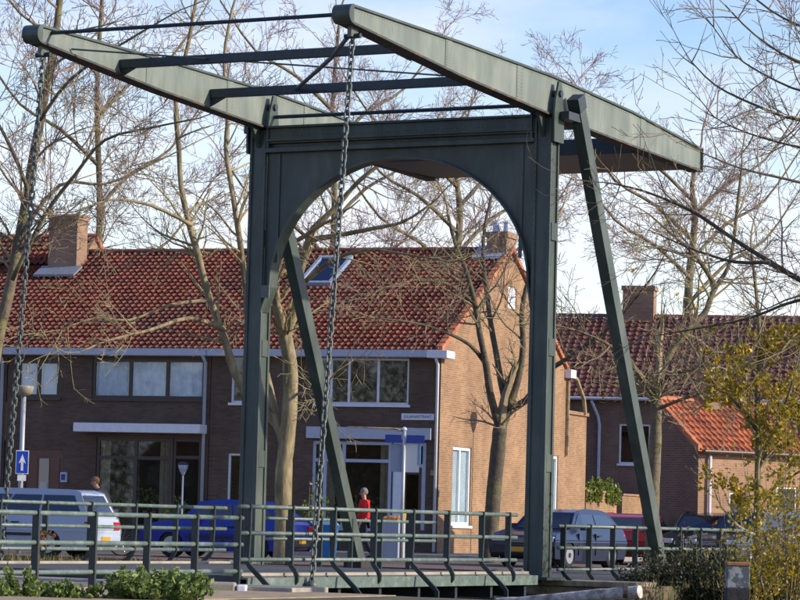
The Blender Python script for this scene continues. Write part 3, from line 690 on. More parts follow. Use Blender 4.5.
def house_row():
    def mk(lab, x0, x1, ridge=ZR):
        e = empty('terraced_house', Hs(x0*0.0, 0, 0), -TH); tag(e, lab, 'house', 'brick terraced houses'); return e
    es = Vector((0, YR+0.25, ZR-ZE+0.13)).normalized()
    def common(e, x0, x1, ops, gable=None, seed=1, holes=(), left_cap=True):
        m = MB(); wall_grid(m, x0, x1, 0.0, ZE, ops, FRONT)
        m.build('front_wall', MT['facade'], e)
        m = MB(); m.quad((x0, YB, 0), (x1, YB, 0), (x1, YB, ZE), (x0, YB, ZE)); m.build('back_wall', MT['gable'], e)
        P0 = Vector((x0, -0.25, ZE-0.13+0.09))
        rf = tile_roof(e, 'roof_tiles', P0, (1, 0, 0), es, x1-x0, SLOPE, MT['tile'], seed=seed, holes=holes)
        # roof boards below the tiles
        MB().hexa([(x0+0.01, -0.22, ZE-0.10), (x1-0.01, -0.22, ZE-0.10), (x1-0.01, YR, ZR-0.02), (x0+0.01, YR, ZR-0.02), (x0+0.01, -0.22, ZE-0.02), (x1-0.01, -0.22, ZE-0.02), (x1-0.01, YR, ZR+0.05), (x0+0.01, YR, ZR+0.05)]).build('roof_boards', MT['brownframe'], e)
        MB().hexa([(x0+0.01, YR+0.02, ZR-0.02), (x1-0.01, YR+0.02, ZR-0.02), (x1-0.01, YB+0.2, ZE-0.02), (x0+0.01, YB+0.2, ZE-0.02), (x0+0.01, YR+0.02, ZR+0.08), (x1-0.01, YR+0.02, ZR+0.08), (x1-0.01, YB+0.2, ZE+0.10), (x0+0.01, YB+0.2, ZE+0.10)]).build('back_roof', MT['tile'], e)
        ridge_tiles(e, Vector((x0, YR, ZR+0.10)), Vector((x1, YR, ZR+0.10)), MT['tile'])
        # white eaves board and gutter
        fbox(FRONT, x0, x1, 0.002, 0.34, ZE-0.22, ZE-0.17).build('soffit', MT['white'], e)
        g = fbox(FRONT, x0, x1, 0.345, 0.40, ZE-0.215, ZE-0.02).build('gutter', MT['greypaint'], e)
        return rf
    # --- right house with the sunlit gable
    A = mk('end terrace house with shaded brick front and sunlit orange gable', -6.98, 0)
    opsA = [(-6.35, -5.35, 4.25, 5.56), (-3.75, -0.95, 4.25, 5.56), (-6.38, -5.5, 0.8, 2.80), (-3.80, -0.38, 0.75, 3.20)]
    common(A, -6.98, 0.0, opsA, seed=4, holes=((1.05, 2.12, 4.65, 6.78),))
    window(A, FRONT, -6.35, -5.35, 4.25, 5.56, cols=(-5.95,), frame=MT['white'])
    window(A, FRONT, -3.75, -0.95, 4.25, 5.56, cols=(-3.30, -2.76, -1.88))
    window(A, FRONT, -6.38, -5.5, 0.8, 2.80)
    w_ = window(A, FRONT, -3.80, -1.42, 0.75, 3.20, cols=(-3.42, -2.86), transom=2.66, frame=MT['greypaint'], fw=0.09)
    # front door beside the bay
    fbox(FRONT, -1.38, -0.40, -0.10, -0.05, 0.15, 3.19).build('door_frame', MT['greypaint'], A)
    dr = fbox(FRONT, -1.02, -0.52, -0.048, -0.03, 0.16, 2.50).build('door', MT['brownframe'], A)
    fbox(FRONT, -0.95, -0.60, -0.028, -0.02, 1.2, 2.3).build('door_pane', MT['glass_dark'], dr)
    fbox(FRONT, -1.34, -1.10, -0.048, -0.015, 0.16, 2.6).build('white_post', MT['white'], A)
    fbox(FRONT, -1.0, -0.5, -0.048, -0.03, 2.6, 3.1).build('fanlight', MT['glass_dark'], A)
    fbox(FRONT, -3.95, -0.24, 0.003, 0.16, 3.27, 3.60).build('lintel_board', MT['greypaint'], A, bevel=0.01)
    fbox(FRONT, -0.22, -0.10, 0.003, 0.06, 2.28, 2.44).build('doorbell_box', MT['stone'], A)
    for a0, a1 in ((-3.40, -3.12), (-1.78, -1.52)): pleats(FRONT, a0, a1, 0.85, 3.1).build('drape', MT['drape'], w_, fixn=False)
    rp2 = random.Random(6)
    for k in range(4):
        x = -2.75+k*0.32; pt = MB().lathe([(0.05, 0), (0.08, 0.14), (0.085, 0.15)], 10, (x, 0.26, 1.05)).build('flower_pot', MT['tile_orange'], w_); lm_ = MB()
        for q in range(40): leaf(lm_, rp2, Vector((x+rp2.uniform(-.11, .11), 0.26+rp2.uniform(-.08, .08), 1.2+rp2.uniform(0, 0.45))), 0.06)
        tag(lm_.build('pot_plant', MT['leafvine'], w_, fixn=False), kind='stuff')
    # street name plate
    pl = fbox(FRONT, -1.14, -0.17, 0.003, 0.02, 3.83, 4.01).build('street_name_plate', MT['white'], A)
    cu = bpy.data.curves.new('plate_lettering', 'FONT'); cu.body = 'JULIANASTRAAT'; cu.size = 0.112; cu.align_x = 'CENTER'; cu.align_y = 'CENTER'; cu.extrude = 0.001
    cu.materials.append(MT['navy']); t0 = bpy.data.objects.new('tmp', cu); COL.objects.link(t0); bpy.context.view_layer.update(); tm = bpy.data.meshes.new_from_object(t0.evaluated_get(bpy.context.evaluated_depsgraph_get())); bpy.data.objects.remove(t0)
    t = link('lettering', tm, pl); t.location = (-0.655, -0.024, 3.92); t.rotation_euler = (R_(90), 0, 0)
    # downpipe
    MB().tube([(-0.06, -0.36, ZE-0.2), (-0.06, -0.12, ZE-0.42), (-0.06, -0.10, 0.15)], 0.045, 10).build('downpipe', MT['white'], A, smooth=True)
    MB().box((-0.30, -0.42, ZE-0.24), (0.30, 0.30, ZE-0.03)).build('gutter_box', MT['white'], A, bevel=0.01)
    # gable
    GAB = lambda a, n, z: (n, a, z)
    opsG = [(1.22, 2.92, 0.9, 3.15), (10.5, 11.8, 0.9, 3.17)]
    m = MB(); wall_grid(m, 0.0, YB, 0.0, ZE, opsG, GAB)
    vz = lambda y: ZE+(ZR-ZE)*(1-abs(y-YR)/YR)
    # triangle around the slit vent
    m.quad((0, 0, ZE), (0, 6.1, ZE), (0, 6.1, vz(6.1))); m.quad((0, 6.1, ZE), (0, 6.9, ZE), (0, 6.9, 7.45), (0, 6.1, 7.45)); m.quad((0, 6.1, 8.10), (0, 6.9, 8.10), (0, 6.9, vz(6.9)), (0, YR, ZR), (0, 6.1, vz(6.1))); m.quad((0, 6.9, ZE), (0, YB, ZE), (0, 6.9, vz(6.9)))
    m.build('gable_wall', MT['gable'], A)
    fbox(GAB, 6.1, 6.9, -0.05, -0.02, 7.45, 8.10).build('gable_shutter', MT['white'], A)
    window(A, GAB, 1.22, 2.92, 0.9, 3.15, cols=(2.0,), fw=0.10, sill=True, curtain=True)
    window(A, GAB, 10.5, 11.8, 0.9, 3.17, fw=0.10, curtain=True)
    # verge tiles up both slopes
    for k in range(24):
        for s_ in (0, 1):
            ya = -0.2+(YR+0.2)*k/24; yb = -0.2+(YR+0.2)*(k+1.04)/24
            za, zb = ZE-0.06+(ZR-ZE+0.12)*k/24, ZE-0.06+(ZR-ZE+0.12)*(k+1.04)/24
            if s_: ya, yb = 2*YR-ya, 2*YR-yb
            MB().hexa([(-0.10, ya, za+0.02), (0.09, ya, za+0.02), (0.09, yb, zb), (-0.10, yb, zb), (-0.10, ya, za+0.17), (0.09, ya, za+0.17), (0.09, yb, zb+0.13), (-0.10, yb, zb+0.13)]).build('verge_tile', MT['tile_orange'], A)
    chimney(A, (-0.32, YR, 0), 0.62, 0.95, 8.6, 9.72, pots=2, material=MT['chimbrick'])
    MB().hexa([(-1.0, YR-0.75, ZR-0.24), (0.02, YR-0.75, ZR-0.24), (0.02, YR-0.05, ZR+0.19), (-1.0, YR-0.05, ZR+0.19), (-1.0, YR-0.75, ZR-0.18), (0.02, YR-0.75, ZR-0.18), (0.02, YR-0.05, ZR+0.25), (-1.0, YR-0.05, ZR+0.25)]).build('lead_flashing', MT['lead'], A)
    # skylight in the front slope
    def rp_(x, s, n): 
        q = Vector((x, -0.25, ZE-0.04)) + es*s + Vector((0, -es.z, es.y))*n; return q
    def rbox(x0, x1, s0, s1, n0, n1): return MB().hexa([rp_(x, s, n) for n in (n0, n1) for x, s in ((x0, s0), (x1, s0), (x1, s1), (x0, s1))])
    sk = MB()
    for a in ((-5.92, -4.85, 4.66, 4.78), (-5.92, -4.85, 6.64, 6.78), (-5.92, -5.82, 4.78, 6.64), (-4.95, -4.85, 4.78, 6.64)): sk.hexa([rp_(x, s, n) for n in (-0.05, 0.13) for x, s in ((a[0], a[2]), (a[1], a[2]), (a[1], a[3]), (a[0], a[3]))])
    sk = sk.build('skylight', MT['signgrey'], A); rbox(-5.82, -4.95, 4.78, 6.64, 0.06, 0.08).build('pane', MT['glass_dark'], sk)
    # rear extension with sloping copper pipe
    MB().box((-4, YB+0.02, 0), (-0.01, 15.0, 4.55)).build('rear_extension', MT['gable'], A)
    MB().box((-4.05, YB+0.01, 4.551), (0.06, 15.06, 4.66)).build('extension_coping', MT['gable'], A)
    MB().tube([(0.08, 12.75, 5.75), (0.08, 13.4, 5.7), (0.08, 14.3, 5.1), (0.08, 14.5, 4.6)], 0.07, 8).build('overflow_pipe', MT['stone'], A)
    MB().tube([(0.07, 12.55, 5.6), (0.07, 12.55, 3.2)], 0.05, 8).build('downpipe', MT['stone'], A)
    MB().box((-0.2, 12.3, 5.68), (0.22, 12.9, 5.95)).build('gutter_box', MT['white'], A, bevel=0.01)
    # --- middle house
    Bh = mk('terraced house with three pale upper windows and long white canopy', -13.5, -7.0)
    opsB = [(-10.76, -7.18, 4.33, 5.50), (-13.2, -11.80, 4.33, 5.44), (-10.55, -8.16, 0.6, 3.20), (-8.12, -7.22, 0.6, 3.20), (-12.82, -11.60, 0.12, 2.82)]
    common(Bh, -13.48, -7.0, opsB, seed=9)
    window(Bh, FRONT, -10.76, -7.18, 4.33, 5.50, cols=(-9.545, -8.37), frame=MT['brownframe'], curtain=True, fw=0.09)
    window(Bh, FRONT, -13.2, -11.80, 4.33, 5.44, cols=(-12.5,), frame=MT['brownframe'], curtain=True, fw=0.10)
    wB = window(Bh, FRONT, -10.55, -8.16, 0.6, 3.20, cols=(-9.3,), transom=2.62, frame=MT['brownframe'], fw=0.10, glass=MT['glass'])
    for a0, a1 in ((-10.45, -10.12), (-8.55, -8.26)): pleats(FRONT, a0, a1, 0.7, 3.1).build('drape', MT['drape'], wB, fixn=False)
    rp2 = random.Random(9)
    for k in range(5):
        x = -9.95+k*0.30; MB().lathe([(0.05, 0), (0.08, 0.14), (0.085, 0.15)], 10, (x, 0.26, 0.95)).build('flower_pot', MT['tile_orange'], wB); lm_ = MB()
        for q in range(50): leaf(lm_, rp2, Vector((x+rp2.uniform(-.13, .13), 0.26+rp2.uniform(-.08, .08), 1.1+rp2.uniform(0, 0.65))), 0.06)
        tag(lm_.build('pot_plant', MT['leafvine'], wB, fixn=False), kind='stuff')
    window(Bh, FRONT, -8.12, -7.22, 0.6, 3.20, transom=2.66, frame=MT['brownframe'], fw=0.09)
    dr = fbox(FRONT, -12.80, -11.62, -0.10, -0.05, 0.13, 2.81).build('door', MT['door'], Bh)
    for a in (-12.7, -11.98): fbox(FRONT, a, a+0.26, -0.048, -0.035, 0.3, 2.6).build('door_panel', MT['door'], dr)
    fbox(FRONT, -12.38, -12.06, -0.048, -0.030, 1.6, 2.55).build('door_pane', MT['glass_dark'], dr)
    fbox(FRONT, -12.33, -12.11, -0.028, -0.015, 1.62, 1.85).build('letter_flap', MT['pole'], dr)
    cn = fbox(FRONT, -11.05, -7.06, 0.003, 0.55, 3.34, 3.60).build('canopy', MT['white'], Bh, bevel=0.015)
    mb = fbox(FRONT, -11.64, -11.43, 0.003, 0.09, 1.86, 2.16).build('mailbox', MT['greypaint'], Bh, bevel=0.02); fbox(FRONT, -11.60, -11.47, 0.092, 0.095, 1.93, 2.10).build('mailbox_badge', MT['navy'], mb)
    for x in (-7.12,): MB().tube([(x, -0.38, ZE-0.2), (x, -0.12, ZE-0.4), (x, -0.10, 0.15)], 0.05, 10).build('downpipe', MT['greypaint'], Bh, smooth=True)
    # --- left house with the higher roof
    Cc = mk('brick terraced house with higher roof at the left picture edge', -20.5, -13.5)
    opsC = [(-16.6, -14.2, 4.33, 5.44), (-16.6, -14.2, 0.6, 3.0)]
    common(Cc, -20.0, -13.52, opsC, seed=12)
    for z0, z1 in ((4.33, 5.44), (0.6, 3.0)): window(Cc, FRONT, -16.6, -14.2, z0, z1, cols=(-15.4,), frame=MT['brownframe'])
    MB().tube([(-13.62, -0.38, ZE-0.2), (-13.62, -0.12, ZE-0.4), (-13.62, -0.10, 0.15)], 0.05, 10).build('downpipe', MT['greypaint'], Cc, smooth=True)
    chimney(Cc, (-14.25, 5.3, 0), 0.98, 0.75, 8.2, 10.28, pots=0)
    MT['lead2'] = mat('old_lead', (0.20, 0.215, 0.24), 0.55, var=0.15)
    MB().hexa([(-14.95, 4.35, 8.28), (-13.56, 4.35, 8.28), (-13.56, 4.95, 8.60), (-14.95, 4.95, 8.60), (-14.95, 4.35, 8.35), (-13.56, 4.35, 8.35), (-13.56, 4.95, 8.67), (-14.95, 4.95, 8.67)]).build('lead_flashing', MT['lead2'], Cc)
    # rear wing with higher ridge
    es2 = Vector((0, 3.2, 2.1)).normalized()
    tile_roof(Cc, 'rear_roof_tiles', Vector((-20.0, 5.2, 8.75)), (1, 0, 0), es2, 6.05, 1.75, MT['tile'], seed=31)
    MB().prism([(5.3, 8.4), (6.67, 9.69), (11.0, 6.9), (11.0, 5.8), (5.3, 5.8)], lambda y, z, t: (t, y, z), -20.0, -13.98).build('rear_wing', MT['chimbrick'], Cc)
    ridge_tiles(Cc, Vector((-20, 6.66, 9.74)), Vector((-13.9, 6.66, 9.74)), MT['tile_orange'])
    for k in range(8):
        ya, yb = 6.7+k*0.5, 6.7+(k+1.04)*0.5; za, zb = 9.73-k*0.32, 9.73-(k+1.04)*0.32
        MB().hexa([(-14.08, ya, za-0.08), (-13.90, ya, za-0.08), (-13.90, yb, zb-0.08), (-14.08, yb, zb-0.08), (-14.08, ya, za+0.08), (-13.90, ya, za+0.08), (-13.90, yb, zb+0.06), (-14.08, yb, zb+0.06)]).build('verge_tile', MT['tile_orange'], Cc)
house_row()

def back_house():
    th = R_(12); loc = at(572, 540, 106); loc.z = 0
    e = empty('row_house', loc, -th); tag(e, 'shaded brown brick house with plum tiled roof behind the garden wall', 'house')
    x1 = 20; ze, yr, zr = 5.55, 5.2, 8.72
    ops = [(1.6, 2.7, 3.2, 4.6), (4.4, 5.6, 3.2, 4.6), (8, 9.4, 3.2, 4.6)]
    m = MB(); wall_grid(m, -4, x1, 0, ze, ops, FRONT); m.build('front_wall', MT['oldbrick'], e)
    for o in ops: window(e, FRONT, *o, cols=((o[0]+o[1])/2,))
    es = Vector((0, yr+0.25, zr-ze+0.13)).normalized(); sl = math.hypot(yr+0.25, zr-ze+0.13)
    tile_roof(e, 'roof_tiles', Vector((-4, -0.25, ze-0.04)), (1, 0, 0), es, x1+4, sl, MT['tile_dark'], tw=0.27, tl=0.33, seed=5)
    MB().prism([(-0.2, ze-0.12), (yr, zr-0.06), (2*yr, ze-0.12)], lambda y, z, t: (t, y, z), -3.99, x1-0.01).build('roof_core', MT['brownframe'], e)
    ridge_tiles(e, Vector((-4, yr, zr+0.02)), Vector((x1, yr, zr+0.02)), MT['tile_dark'])
    m = MB(); m.quad((x1, 0, 0), (x1, 2*yr, 0), (x1, 2*yr, ze), (x1, yr, zr-0.02), (x1, 0, ze)); m.quad((-4, 0, 0), (-4, 2*yr, 0), (-4, 2*yr, ze), (-4, yr, zr-0.02), (-4, 0, ze)); m.quad((-4, 2*yr, 0), (x1, 2*yr, 0), (x1, 2*yr, ze), (-4, 2*yr, ze)); m.build('end_wall', MT['oldbrick'], e)
    MB().tube([(-4, -0.33, ze-0.08), (x1, -0.33, ze-0.08)], 0.06, 8).build('gutter', MT['greypaint'], e)
    MB().tube([(0.62, -0.30, ze-0.15), (0.85, -0.12, ze-0.7), (0.9, -0.10, ze-1.0), (0.9, -0.10, 0.1)], 0.055, 8).build('downpipe', MT['greypaint'], e)
    chimney(e, (1.55, yr, 0), 1.15, 0.9, zr-0.8, zr+1.15, pots=0)
    return e
back_house()
def outhouse():
    yaw = R_(37); loc = at(697, 545, 80); loc.z = 0
    e = empty('outhouse', loc, yaw); tag(e, 'small outhouse with bright orange tiled roof and slender chimney', 'outhouse')
    # local x along the lit long wall, local y back along the shaded gable
    Lx, Wy, ze, zr = 4.0, 3.3, 3.15, 4.42
    LW = lambda a, n, z: (a, -n, z)
    ops = [(1.15, 1.75, 0.5, 2.0), (2.9, 3.7, 1.0, 2.2)]
    m = MB(); wall_grid(m, 0, Lx, 0, ze, ops, LW); m.quad((Lx, 0, 0), (Lx, Wy/2, 0), (Lx, Wy/2, zr), (Lx, 0, ze)); m.quad((0, Wy/2, 0), (Lx, Wy/2, 0), (Lx, Wy/2, zr), (0, Wy/2, zr)); m.build('wall', MT['pinkbrick'], e)
    m = MB(); m.quad((0, 0, 0), (0, Wy/2, 0), (0, Wy/2, zr), (0, 0, ze)); m.build('gable_wall', MT['oldbrick'], e)  # darker brick than the lit wall; the gable's shade is in the colour
    for o in ops: window(e, LW, *o)
    es = Vector((0, Wy/2+0.2, zr-ze+0.15)).normalized(); sl = math.hypot(Wy/2+0.2, zr-ze+0.15)
    tile_roof(e, 'roof_tiles', Vector((-0.12, -0.2, ze-0.06)), (1, 0, 0), es, Lx+0.2, sl, MT['tile_orange'], seed=8)
    MB().prism([(-0.15, ze-0.12), (Wy/2-0.02, zr-0.02), (Wy/2-0.02, zr-0.12)], lambda y, z, t: (t, y, z), 0.03, Lx-0.03).build('roof_core', MT['tile_orange'], e)
    ridge_tiles(e, Vector((-0.12, Wy/2, zr+0.04)), Vector((Lx, Wy/2, zr+0.04)), MT['tile_orange'])
    for k in range(7):
        ya, yb = -0.2+k*0.265, -0.2+(k+1.05)*0.265; q = lambda y: ze-0.05+(y+0.2)*(zr-ze+0.15)/(Wy/2+0.2)
        MB().hexa([(-0.2, ya, q(ya)-0.05), (-0.06, ya, q(ya)-0.05), (-0.06, yb, q(yb)-0.05), (-0.2, yb, q(yb)-0.05), (-0.2, ya, q(ya)+0.12), (-0.06, ya, q(ya)+0.12), (-0.06, yb, q(yb)+0.09), (-0.2, yb, q(yb)+0.09)]).build('verge_tile', MT['tile_orange'], e)
    chimney(e, (1.75, Wy/2-0.2, 0), 0.55, 0.42, 3.9, 5.25, pots=1, material=MT['chimbrick'])
    MB().tube([(0.35, -0.08, ze-0.2), (0.35, -0.08, 0.1)], 0.045, 8).build('downpipe', MT['white'], e)
    MB().tube([(0, -0.22, ze-0.1), (Lx, -0.22, ze-0.1)], 0.055, 8).build('gutter', MT['brownframe'], e)
outhouse()
def far_house():
    loc = at(790, 540, 108); loc.z = 0; loc.x += 2.5
    e = empty('gabled_house', loc, R_(-20)); tag(e, 'sunlit pinkish brick gable behind yellow leaves at the right edge', 'house')
    MB().prism([(-4, 0), (4, 0), (4, 5.0), (0, 8.2), (-4, 5.0)], lambda a, z, t: (a, t, z), 0, 8).build('wall', MT['pinkbrick'], e)
    for s_ in (-1, 1):
        MB().hexa([(0, -0.2, 8.25), (s_*4.3, -0.2, 4.85), (s_*4.3, 8.2, 4.85), (0, 8.2, 8.25), (0, -0.2, 8.42), (s_*4.3, -0.2, 5.02), (s_*4.3, 8.2, 5.02), (0, 8.2, 8.42)]).build('roof', MT['tile_dark'], e)
    for x in (-2.2, 1.0):
        w_ = fbox(FRONT, x, x+1.1, 0.01, 0.05, 3.0, 4.4).build('window', MT['white'], e); fbox(FRONT, x+0.1, x+1.0, 0.052, 0.06, 3.1, 4.3).build('pane', MT['glass_dark'], w_)
far_house()
# garden walls carrying on behind the gable
def garden_wall(lab, x, y0, y1, h):
    e = empty('garden_wall', Hs(x, y0, 0), -TH); tag(e, lab, 'wall', 'brick garden walls')
    MB().box((-0.22, 0, 0), (0, y1-y0, h)).build('wall', MT['gable'], e)
    n = int((y1-y0)/0.45)
    for k in range(n): MB().box((-0.26, (y1-y0)*k/n+0.006, h+0.001), (0.04, (y1-y0)*(k+1)/n-0.006, h+0.07)).build('coping', MT['pinkbrick'], e)
garden_wall('sunlit brick garden wall under green ivy', 0.0, 15.1, 18.9, 2.1)
garden_wall('short sunlit brick wall right of the dark gap', 0.0, 19.6, 22.6, 2.05)

# ================================================================== TREES
class Tubes(MB):
    pass
def grow(T, rnd, p, d, length, r, lev, maxlev, P):
    """T[lev] meshes; a wandering tapered branch with side shoots"""
    n = max(3, min(8, int(length/0.35)+2)); pts = [p.copy()]; rad = [r]; dirs = [d.copy()]
    step = length/n; q = p.copy(); dd = d.copy()
    for i in range(n):
        dd = (dd + rvec(rnd)*P['wig'] + Vector((0, 0, P['up']*(0.6 if lev < 2 else 1)))).normalized()
        q = q + dd*step; pts.append(q.copy()); dirs.append(dd.copy()); rad.append(max(P['rmin'], r*(1-0.78*(i+1)/n)))
    T[min(lev, len(T)-1)].tube(pts, rad, 6 if lev == 0 else (4 if lev == 1 else 3), cap=False)
    if lev >= maxlev: return
    k = P['kids'][min(lev, len(P['kids'])-1)]; cnt = max(1, int(length*k+rnd.random()))
    for c in range(cnt):
        t = rnd.uniform(0.12, 1.0); f = t*n; i = min(int(f), n-1); pp = pts[i].lerp(pts[i+1], f-i); bd = dirs[i+1]
        ax = bd.cross(rvec(rnd))
        if ax.length < 0.1: continue
        ax.normalize(); ang = R_(rnd.uniform(28, 62)); nd = (Matrix.Rotation(ang, 3, ax) @ bd).normalized()
        nl = length*rnd.uniform(0.32, 0.60)*(1.15-0.45*t)
        if nl < 0.12: continue
        grow(T, rnd, pp, nd, nl, max(P['rmin'], rad[i]*rnd.uniform(0.42, 0.62)), lev+1, maxlev, P)
def smooth_path(pts, sub=3):
    out_ = []
    for i in range(len(pts)-1):
        p0 = pts[max(i-1, 0)]; p1 = pts[i]; p2 = pts[i+1]; p3 = pts[min(i+2, len(pts)-1)]
        for k in range(sub):
            t = k/sub
            out_.append(0.5*((2*p1)+(p2-p0)*t+(2*p0-5*p1+4*p2-p3)*t*t+(3*p1-p0-3*p2+p3)*t**3))
    out_.append(pts[-1].copy()); return out_
DEF = dict(wig=0.20, up=0.07, kids=(1.5, 2.6, 3.6), rmin=0.006)
def tree(name, lab, d, limbs, bark, twig, seed, spread=2.2, maxlev=3, dens=1.0, P=None, start=0.25, group=None, leaves=None, leafn=0, leafsize=0.05, tiltd=0.25, base=None, leafbox=None, skip=(), lstart=0.12):
    """limbs: list of (pixel polyline, radius0, radius1, depth drift)"""
    rnd = random.Random(seed); PP = dict(DEF); PP.update(P or {})
    b = at(*limbs[0][0][0], d); b.z = 0 if base is None else base
    e = empty(name, b); tag(e, lab, 'tree', group)
    T = [MB(), MB(), MB(), MB()]; trunk = MB()
    for li, (px, r0, r1, drift) in enumerate(limbs):
        n = len(px); pts = [at(x, y, d+drift*(i/(n-1)))-b for i, (x, y) in enumerate(px)]
        pts = smooth_path(pts, 3); N = len(pts)
        rad = [(r0+(r1-r0)*(i/(N-1)))*(1+rnd.uniform(-.06, .06)) for i in range(N)]
        if li == 0: rad[0] *= 1.35; rad[1] *= 1.15
        trunk.tube(pts, rad, 10, cap=True)
        if li in skip: continue
        Ltot = sum((pts[i+1]-pts[i]).length for i in range(N-1)); cnt = int(Ltot*1.15*dens)
        for c in range(cnt):
            t = rnd.uniform(start if li == 0 else lstart, 1.0); i = min(int(t*(N-1)), N-2); pp = pts[i].lerp(pts[i+1], t*(N-1)-i)
            td = (pts[i+1]-pts[i]).normalized(); ax = td.cross(rvec(rnd)); 
            if ax.length < 0.1: continue
            ax.normalize(); nd = (Matrix.Rotation(R_(rnd.uniform(35, 75)), 3, ax) @ td).normalized()
            grow(T, rnd, pp, nd, spread*rnd.uniform(0.55, 1.15)*(1.15-0.5*t), max(0.010, min(rad[i]*0.42, 0.034)), 0, maxlev, PP)
        # the limb runs out in a leader
        td = (pts[-1]-pts[-2]).normalized()
        grow(T, rnd, pts[-1], td, spread*0.9, rad[-1]*0.9, 0, maxlev, PP)
    trunk.build('trunk', bark, e, smooth=True, fixn=False)
    m = MB()
    for t in T[:2]:
        n0 = len(m.v); m.v += t.v; m.f += [[i+n0 for i in f] for f in t.f]
    br = m.build('branches', twig, e, fixn=False); tag(br, kind='stuff')
    m = MB(); tips = []
    for t in T[2:]:
        n0 = len(m.v); m.v += t.v; m.f += [[i+n0 for i in f] for f in t.f]
    cw = m.build('crown', twig, e, fixn=False); tag(cw, kind='stuff')
    if leaves is not None and leafn:
        src = [v for v in m.v]; lm_ = MB()
        for k in range(leafn):
            c = Vector(rnd.choice(src))
            if leafbox and not leafbox(c+b): continue
            leaf(lm_, rnd, c+rvec(rnd)*0.06, leafsize*rnd.uniform(0.6, 1.3))
        tag(lm_.build('leaves', leaves, e, fixn=False), kind='stuff')
    return e

tree('street_tree', 'leaning bare tree behind the far chain at the left edge', 63,
     [([(-22, 585), (-20, 500), (-14, 420), (-3, 345), (9, 292), (20, 235), (33, 160), (45, 95), (55, 40), (62, -20), (72, -90)], 0.16, 0.06, 1.0),
      ([(12, 280), (45, 215), (75, 175), (105, 140), (150, 128), (200, 118)], 0.055, 0.015, -2.0),
      ([(20, 235), (60, 185), (105, 184), (150, 165), (200, 140)], 0.045, 0.012, 1.5),
      ([(28, 190), (12, 150), (-10, 110), (-40, 70)], 0.05, 0.02, 0.5),
      ([(40, 120), (70, 80), (120, 45), (180, 10)], 0.045, 0.015, -1.5)],
     MT['bark'], MT['twig'], 21, spread=2.4, dens=1.5, start=0.42, P=dict(kids=(3.2, 4.8, 5.8)))
tree('street_tree', 'pale forked bare tree standing behind the left bridge post', 66,
     [([(283, 568), (283, 520), (284, 470), (287, 440), (290, 400), (290, 365), (285, 335)], 0.20, 0.16, 0.0),
      ([(286, 450), (280, 425), (273, 400), (268, 375), (258, 402), (246, 392), (233, 368), (225, 340), (209, 297), (196, 248), (188, 220), (181, 185), (179, 150), (176, 100), (188, 45), (196, 0)][:1]+[(278, 425), (262, 410), (246, 393), (233, 368), (225, 340), (209, 297), (196, 248), (188, 220), (181, 185), (179, 150), (176, 100), (188, 45), (196, 0)], 0.12, 0.04, 1.0),
      ([(284, 445), (275, 415), (266, 375), (250, 335), (246, 290), (239, 235), (232, 190), (226, 150), (228, 110), (224, 60), (232, 10)], 0.105, 0.035, 2.0),
      ([(286, 340), (279, 315), (275, 290), (277, 266), (286, 250), (298, 240)], 0.12, 0.06, -1.5),
      ([(285, 335), (290, 322), (296, 302), (296, 285), (303, 262), (307, 245), (314, 228), (337, 206), (360, 180), (390, 158), (420, 140)], 0.125, 0.03, -1.0),
      ([(307, 240), (340, 235), (375, 228), (403, 222), (430, 205)], 0.07, 0.02, -1.0),
      ([(296, 290), (330, 262), (365, 250), (410, 255), (450, 262)], 0.06, 0.015, -3.0),
      ([(225, 330), (190, 318), (150, 330), (110, 340), (80, 352)], 0.06, 0.012, -3.0),
      ([(210, 300), (170, 305), (130, 320), (95, 318), (60, 330)], 0.045, 0.012, -2.0),
      ([(192, 225), (150, 205), (110, 200), (75, 212)], 0.045, 0.012, -2.0),
      ([(291, 395), (310, 392), (325, 385), (345, 360)], 0.04, 0.012, -1.0)],
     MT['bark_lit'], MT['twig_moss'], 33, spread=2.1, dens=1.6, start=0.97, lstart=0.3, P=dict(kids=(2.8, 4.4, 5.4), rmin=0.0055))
tree('street_tree', 'knotty forked bare tree in front of the orange gable', 76,
     [([(488, 566), (491, 530), (494, 490), (498, 450), (500, 428)], 0.22, 0.19, 0.0),
      ([(500, 430), (495, 412), (490, 392), (486, 365), (480, 335), (474, 300), (465, 268), (455, 243), (448, 215)], 0.115, 0.04, -1.0),
      ([(500, 432), (505, 405), (501, 382), (497, 358), (491, 325), (487, 295), (483, 258), (485, 225), (492, 195)], 0.105, 0.035, 1.0),
      ([(501, 432), (511, 402), (519, 376), (523, 345), (522, 310), (530, 275), (545, 240)], 0.115, 0.04, 0.5),
      ([(508, 408), (526, 400), (545, 373), (562, 362), (585, 346), (606, 331), (628, 308), (650, 280)], 0.085, 0.025, -2.0),
      ([(486, 365), (470, 345), (440, 330), (410, 322), (375, 318)], 0.06, 0.015, -3.0),
      ([(476, 305), (450, 285), (415, 280), (380, 290)], 0.05, 0.012, -3.0)],
     MT['bark_dark'], MT['twig'], 45, spread=2.2, dens=1.6, start=0.99, lstart=0.42, P=dict(kids=(2.8, 4.4, 5.4)))
